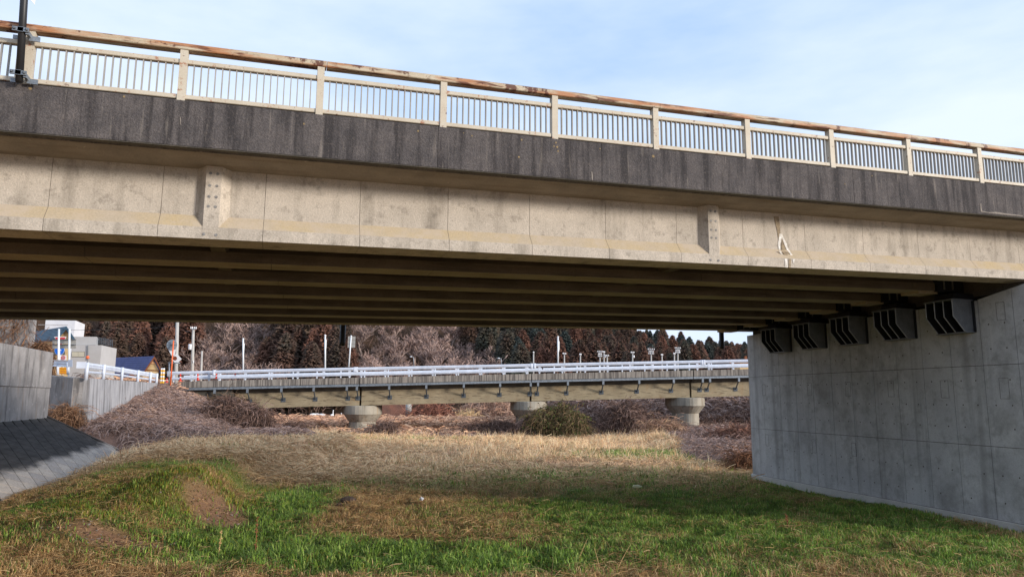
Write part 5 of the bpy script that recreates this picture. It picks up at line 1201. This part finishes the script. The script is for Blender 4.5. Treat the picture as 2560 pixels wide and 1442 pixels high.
for D in np.arange(150, 345, 8.2):
    for L in np.arange(-0.64*D, 0.40*D, 7.2):
        d = D+rng.uniform(-2.6, 2.6); l = L+rng.uniform(-2.6, 2.6)
        if d < hill0(l)-8: continue
        px = 1280+F*l/d
        x, y = XY(d, l); z = zg(x, y); h = rng.uniform(15, 20)*(1.0 if px < 1500 else 0.92)
        top = 996-(z+h-3)*F/d; mid = 996-(z+h*0.35-3)*F/d
        if mid < 812 or px > 1915 or px < 150: continue       # wholly hidden behind the near bridge
        # how much of the crown shows over the trees in front is decided by the slope
        cand.append((d, l, x, y, z, h, px, top))
cand.sort(key=lambda q: q[0])
print('hill candidates', len(cand))
prof_top = np.full(2000, 2000.0)
keepc = []
for c in cand:                          # drop trees that nearer ones hide completely
    i0, i1 = int(max(0, c[6]-12)), int(min(1999, c[6]+12))
    vis = prof_top[i0:i1].max() if i1 > i0 else 0
    if c[7] < vis-2: keepc.append(c); seg = prof_top[i0:i1]; np.minimum(seg, c[7]+14, out=seg)
print('visible', len(keepc))
for d, l, x, y, z, h, px, top in keepc:
    bare = (455 < px < 690 and rng.uniform() < 0.85 and d < 215) or (895 < px < 1240 and rng.uniform() < 0.96 and d < 285-(px-895)*0.20) or (1610 < px < 1690 and rng.uniform() < 0.5 and top > 850)
    if bare:
        zl = ('behind the transformer pole' if px < 780 else 'above the distant bridge left of its second column' if px < 1400 else 'far right near the tallest utility pole')
        o = empty('bare_tree', (x, y, z), 'leafless greyish pink hillside tree '+zl, 'tree', 'leafless trees '+zl)
        hh = h*0.95*rng.uniform(0.8, 1.1); b = bpy.data.objects.new('branches', bares[rng.integers(0, 4)]); COL.objects.link(b); b.parent = o; b.scale = (hh*1.15, hh*1.15, hh); b.rotation_euler = (0, 0, rng.uniform(0, 6.28)); btotal += 1
    else:
        dark = px > 1130 and rng.uniform() < (0.65 if px < 1340 else 0.25)
        zl = ('behind the grey house' if px < 460 else 'between the leafless groves' if px < 900 else 'behind the second column of the distant bridge' if px < 1400 else 'on the lower right part of the skyline')
        o = empty('cedar_tree', (x, y, z), ('dark green' if dark else 'brown tinged')+' hillside cedar '+zl, 'tree', ('dark' if dark else 'brown')+' cedars '+zl)
        rz = rng.uniform(0, 6.28); b = bpy.data.objects.new('crown', cedars[rng.integers(4, 7) if dark else rng.integers(0, 4)]); COL.objects.link(b); b.parent = o; wv = rng.uniform(0.95, 1.3); b.scale = (h*wv, h*wv, h); b.rotation_euler = (0, 0, rz)
        b = bpy.data.objects.new('trunk', ctrunk); COL.objects.link(b); b.parent = o; b.scale = (h, h, h); ctotal += 1
print('cedars', ctotal, 'bare', btotal)

n = 42000; D = rng.uniform(145, 330, n); L = rng.uniform(-0.64, 0.40, n)*D; k = D > hill0(L)-6; D, L = D[k], L[k]
px_ = 1280+F*L/D; X, Y = XY(D, L); Z = gz(X, Y, False); up_y = 996-(Z+1-3)*F/D; k = up_y > 770; D, X, Y, Z, px_ = D[k], X[k], Y[k], Z[k], px_[k]; n = len(D)
P = np.zeros((n, 5, 3)); P[:, 0] = np.stack([X, Y, Z+rng.uniform(0, 2.5, n)], -1); an = rng.uniform(0, 6.28, n); e = rng.uniform(0.2, 1.5, n)
for k in range(1, 5):
    an = an+rng.normal(0, 0.4, n); e = e+rng.normal(-0.1, 0.3, n); P[:, k] = P[:, k-1]+np.stack([np.cos(an)*np.cos(e), np.sin(an)*np.cos(e), np.sin(e)], -1)*rng.uniform(0.4, 1.1, n)[:, None]
tag(strips('hillside_scrub', P, rng.uniform(0.05, 0.16, n), pick([(130, 104, 94), (112, 90, 82), (96, 78, 70), (148, 122, 110), (84, 74, 64)], n), M['twig']), 'tangled leafless scrub between the hillside trees', 'scrub', kind='stuff')

# ------------------------------------------------------------------ small things
# swans on the field
def swan(px, py, D, rot, up, label):
    c = at(px, py, D); c = np.array([c[0], c[1], zg(c[0], c[1])])
    mbk = MB(); b = [(-0.62, 0, 0.42), (-0.45, 0, 0.40), (-0.15, 0, 0.36), (0.15, 0, 0.36), (0.35, 0, 0.42), (0.45, 0, 0.52)]
    r = [0.02, 0.13, 0.23, 0.22, 0.14, 0.075]
    if up: b += [(0.46, 0, 0.75), (0.44, 0, 1.0), (0.52, 0, 1.08), (0.70, 0, 1.04)]
    else: b += [(0.62, 0, 0.50), (0.78, 0, 0.35), (0.90, 0, 0.20), (0.98, 0, 0.07)]
    r += [0.05, 0.045, 0.055, 0.015]
    ca, sa = math.cos(rot), math.sin(rot)
    mbk.tube([(x*ca-y*sa, x*sa+y*ca, z) for x, y, z in b], r, 10)
    o = empty('swan', tuple(c), label, 'swan', 'swans on the mown field')
    mbk.v = [(v[0]+c[0], v[1]+c[1], v[2]+c[2]) for v in mbk.v]; bo = part(mbk, 'body', M['swan'], o, True)
    mbk = MB()
    for s in (-0.07, 0.07): mbk.tube([(c[0]+s*-sa, c[1]+s*ca, c[2]), (c[0]+s*-sa, c[1]+s*ca, c[2]+0.2)], 0.018, 5)
    part(mbk, 'legs', M['black_paint'], o)
swan(785, 1034, 100, 0.3, False, 'white swan with head down, leftmost of the group on the field')
swan(802, 1033, 100, 2.8, False, 'white swan with head down, second of the group')
swan(830, 1035, 97, 1.2, True, 'white swan with raised neck, third of the group')
swan(835, 1031, 104, 0.1, False, 'white swan grazing behind the raised neck swan')
swan(858, 1028, 106, 2.0, True, 'white swan beside the first column of the distant bridge')
# litter, rock, dry stalks
c = atz(1593, 1222, 0.05); z = zg(c[0], c[1])
lb = empty('plastic_bottle', (c[0], c[1], z), 'pale yellow plastic bottle lying in the green grass', 'bottle')
p0 = np.array([c[0]-0.15, c[1]+0.02, z+0.10]); dv = np.array([0.95, -0.2, 0.0])
mbk = MB(); mbk.tube([p0, p0+dv*0.03, p0+dv*0.2, p0+dv*0.25, p0+dv*0.29], [0.03, 0.05, 0.05, 0.03, 0.018], 12); part(mbk, 'body', M['litter'], lb, True)
mbk = MB(); mbk.tube([p0+dv*0.29, p0+dv*0.32], 0.02, 10); part(mbk, 'cap', M['litter'], lb, True)
for px, py, zz, r, l in ((350, 1063, 2.2, 0.10, 'white scrap of litter on the left vine bank'), (1054, 1257, 0.06, 0.06, 'small white scrap in the olive grass')):
    c = atz(px, py, zz) if px > 400 else at(px, py, 46); mbk = MB(); z = zg(c[0], c[1])+0.12
    pts = [(c[0]+r*math.cos(q)*rnd.uniform(.6, 1.3), c[1]+r*math.sin(q)*rnd.uniform(.6, 1.3), z+rnd.uniform(-.03, .06)) for q in [k*math.pi/4 for k in range(8)]]
    mbk.slab(pts, (0, 0, 0.05)); tag(mbk.build('litter', M['litter_white']), l, 'litter')
def rockm(c, r, seed):
    q = random.Random(seed); mbk = MB(); rings = []
    for i in range(6):
        ph = -math.pi/2+math.pi*(i+0.3)/5.6; rings.append([(c[0]+r*math.cos(ph)*math.cos(t)*q.uniform(.8, 1.25), c[1]+r*0.7*math.cos(ph)*math.sin(t)*q.uniform(.8, 1.25), c[2]+r*0.55*math.sin(ph)*q.uniform(.85, 1.2)) for t in [2*math.pi*k/9 for k in range(9)]])
    mbk.loft(rings); return mbk
c = atz(870, 1245, 0.1); z = zg(c[0], c[1]); tag(rockm((c[0], c[1], z+0.12), 0.2, 3).build('rock', M['rock'], smooth=False), 'dark lump of earth standing on the bare brown patch', 'rock', 'earth lumps in the meadow')
c = atz(850, 1253, 0.05); z = zg(c[0], c[1]); tag(rockm((c[0], c[1], z+0.04), 0.13, 5).build('rock', M['rock']), 'flat dark lump of earth left of the larger one', 'rock', 'earth lumps in the meadow')
cl_n = 900; CV = []
for c_, rl_, rd_ in SOIL:
    d0, l0 = DL(c_[0], c_[1])
    for q in range(cl_n//2):
        d1 = d0+rnd.gauss(0, rd_*0.55); l1 = l0+rnd.gauss(0, rl_*0.55)+0.35*(d0-d1); x1, y1 = XY(d1, l1); z1 = zg(x1, y1); r1 = rnd.uniform(0.012, 0.05)
        p4 = [np.array([x1+rnd.uniform(-1, 1)*r1, y1+rnd.uniform(-1, 1)*r1, z1+rnd.uniform(-0.3, 0.9)*r1]) for _ in range(4)]
        for t3 in ((0, 1, 2), (0, 2, 3), (0, 3, 1), (1, 3, 2)): CV.append([p4[i] for i in t3])
me = tris('soil_clods', np.array(CV), np.repeat(pick([(150, 118, 96), (124, 98, 80), (170, 142, 120), (140, 130, 124)], len(CV)//4), 4, 0), M['vine'])
o = bpy.data.objects.new('soil_clods', me); COL.objects.link(o); tag(o, 'small earth clods on the bare soil patches', 'soil', kind='stuff')
def stalk(px, py, py2, D, lean, label, mat='stalk', r=0.010, seeds=True):
    a = at(px, py, D); z = zg(a[0], a[1]); a = np.array([a[0], a[1], z]); t = at(px+lean, py2, D); hh = max(0.3, t[2]-z)
    o = empty('dry_stalk', tuple(a), label, 'stalk', 'dry weed stalks in the near meadow')
    pts = [a+np.array([(t[0]-a[0])*s**1.3, (t[1]-a[1])*s, hh*s]) for s in (0, .25, .5, .75, 1)]
    mbk = MB(); mbk.tube(pts, [r, r*.9, r*.8, r*.6, r*.4], 6); part(mbk, 'stem', M[mat], o)
    if seeds:
        mbk = MB()
        for k in range(22):
            s = rnd.uniform(0.3, 1); b = a+np.array([(t[0]-a[0])*s**1.3, (t[1]-a[1])*s, hh*s]); v = np.array([rnd.gauss(0, 1), rnd.gauss(0, 1), rnd.gauss(0, .6)]); v *= 0.035/np.linalg.norm(v)
            mbk.tube([b, b+v], [0.006, 0.010], 4)
        tag(part(mbk, 'seed_heads', M[mat], o), kind='stuff')
stalk(637, 1400, 1290, 14.6, 7, 'dark reddish stalk standing in the tall green grass')
stalk(545, 1402, 1322, 14.4, 10, 'thin straw stalk left of the reddish stalk', 'stalk_pale', 0.006)
stalk(1972, 1350, 1310, 17.5, -6, 'bent brown stalk in the grass before the pier')
stalk(1445, 1405, 1345, 14, 24, 'pale straw stalk leaning right in the foreground centre', 'stalk_pale', 0.007, False)
stalk(1540, 1436, 1360, 13.2, 36, 'longest pale straw leaning right near the bottom edge', 'stalk_pale', 0.007, False)
stalk(1500, 1430, 1370, 13.4, -14, 'pale straw leaning left near the bottom edge', 'stalk_pale', 0.007, False)
stalk(375, 1438, 1392, 13.2, 3, 'short brown straw in the lower left grass', 'stalk_pale', 0.006, False)
stalk(65, 1420, 1380, 13.3, 22, 'pale straw leaning over at the lower left corner', 'stalk_pale', 0.006, False)
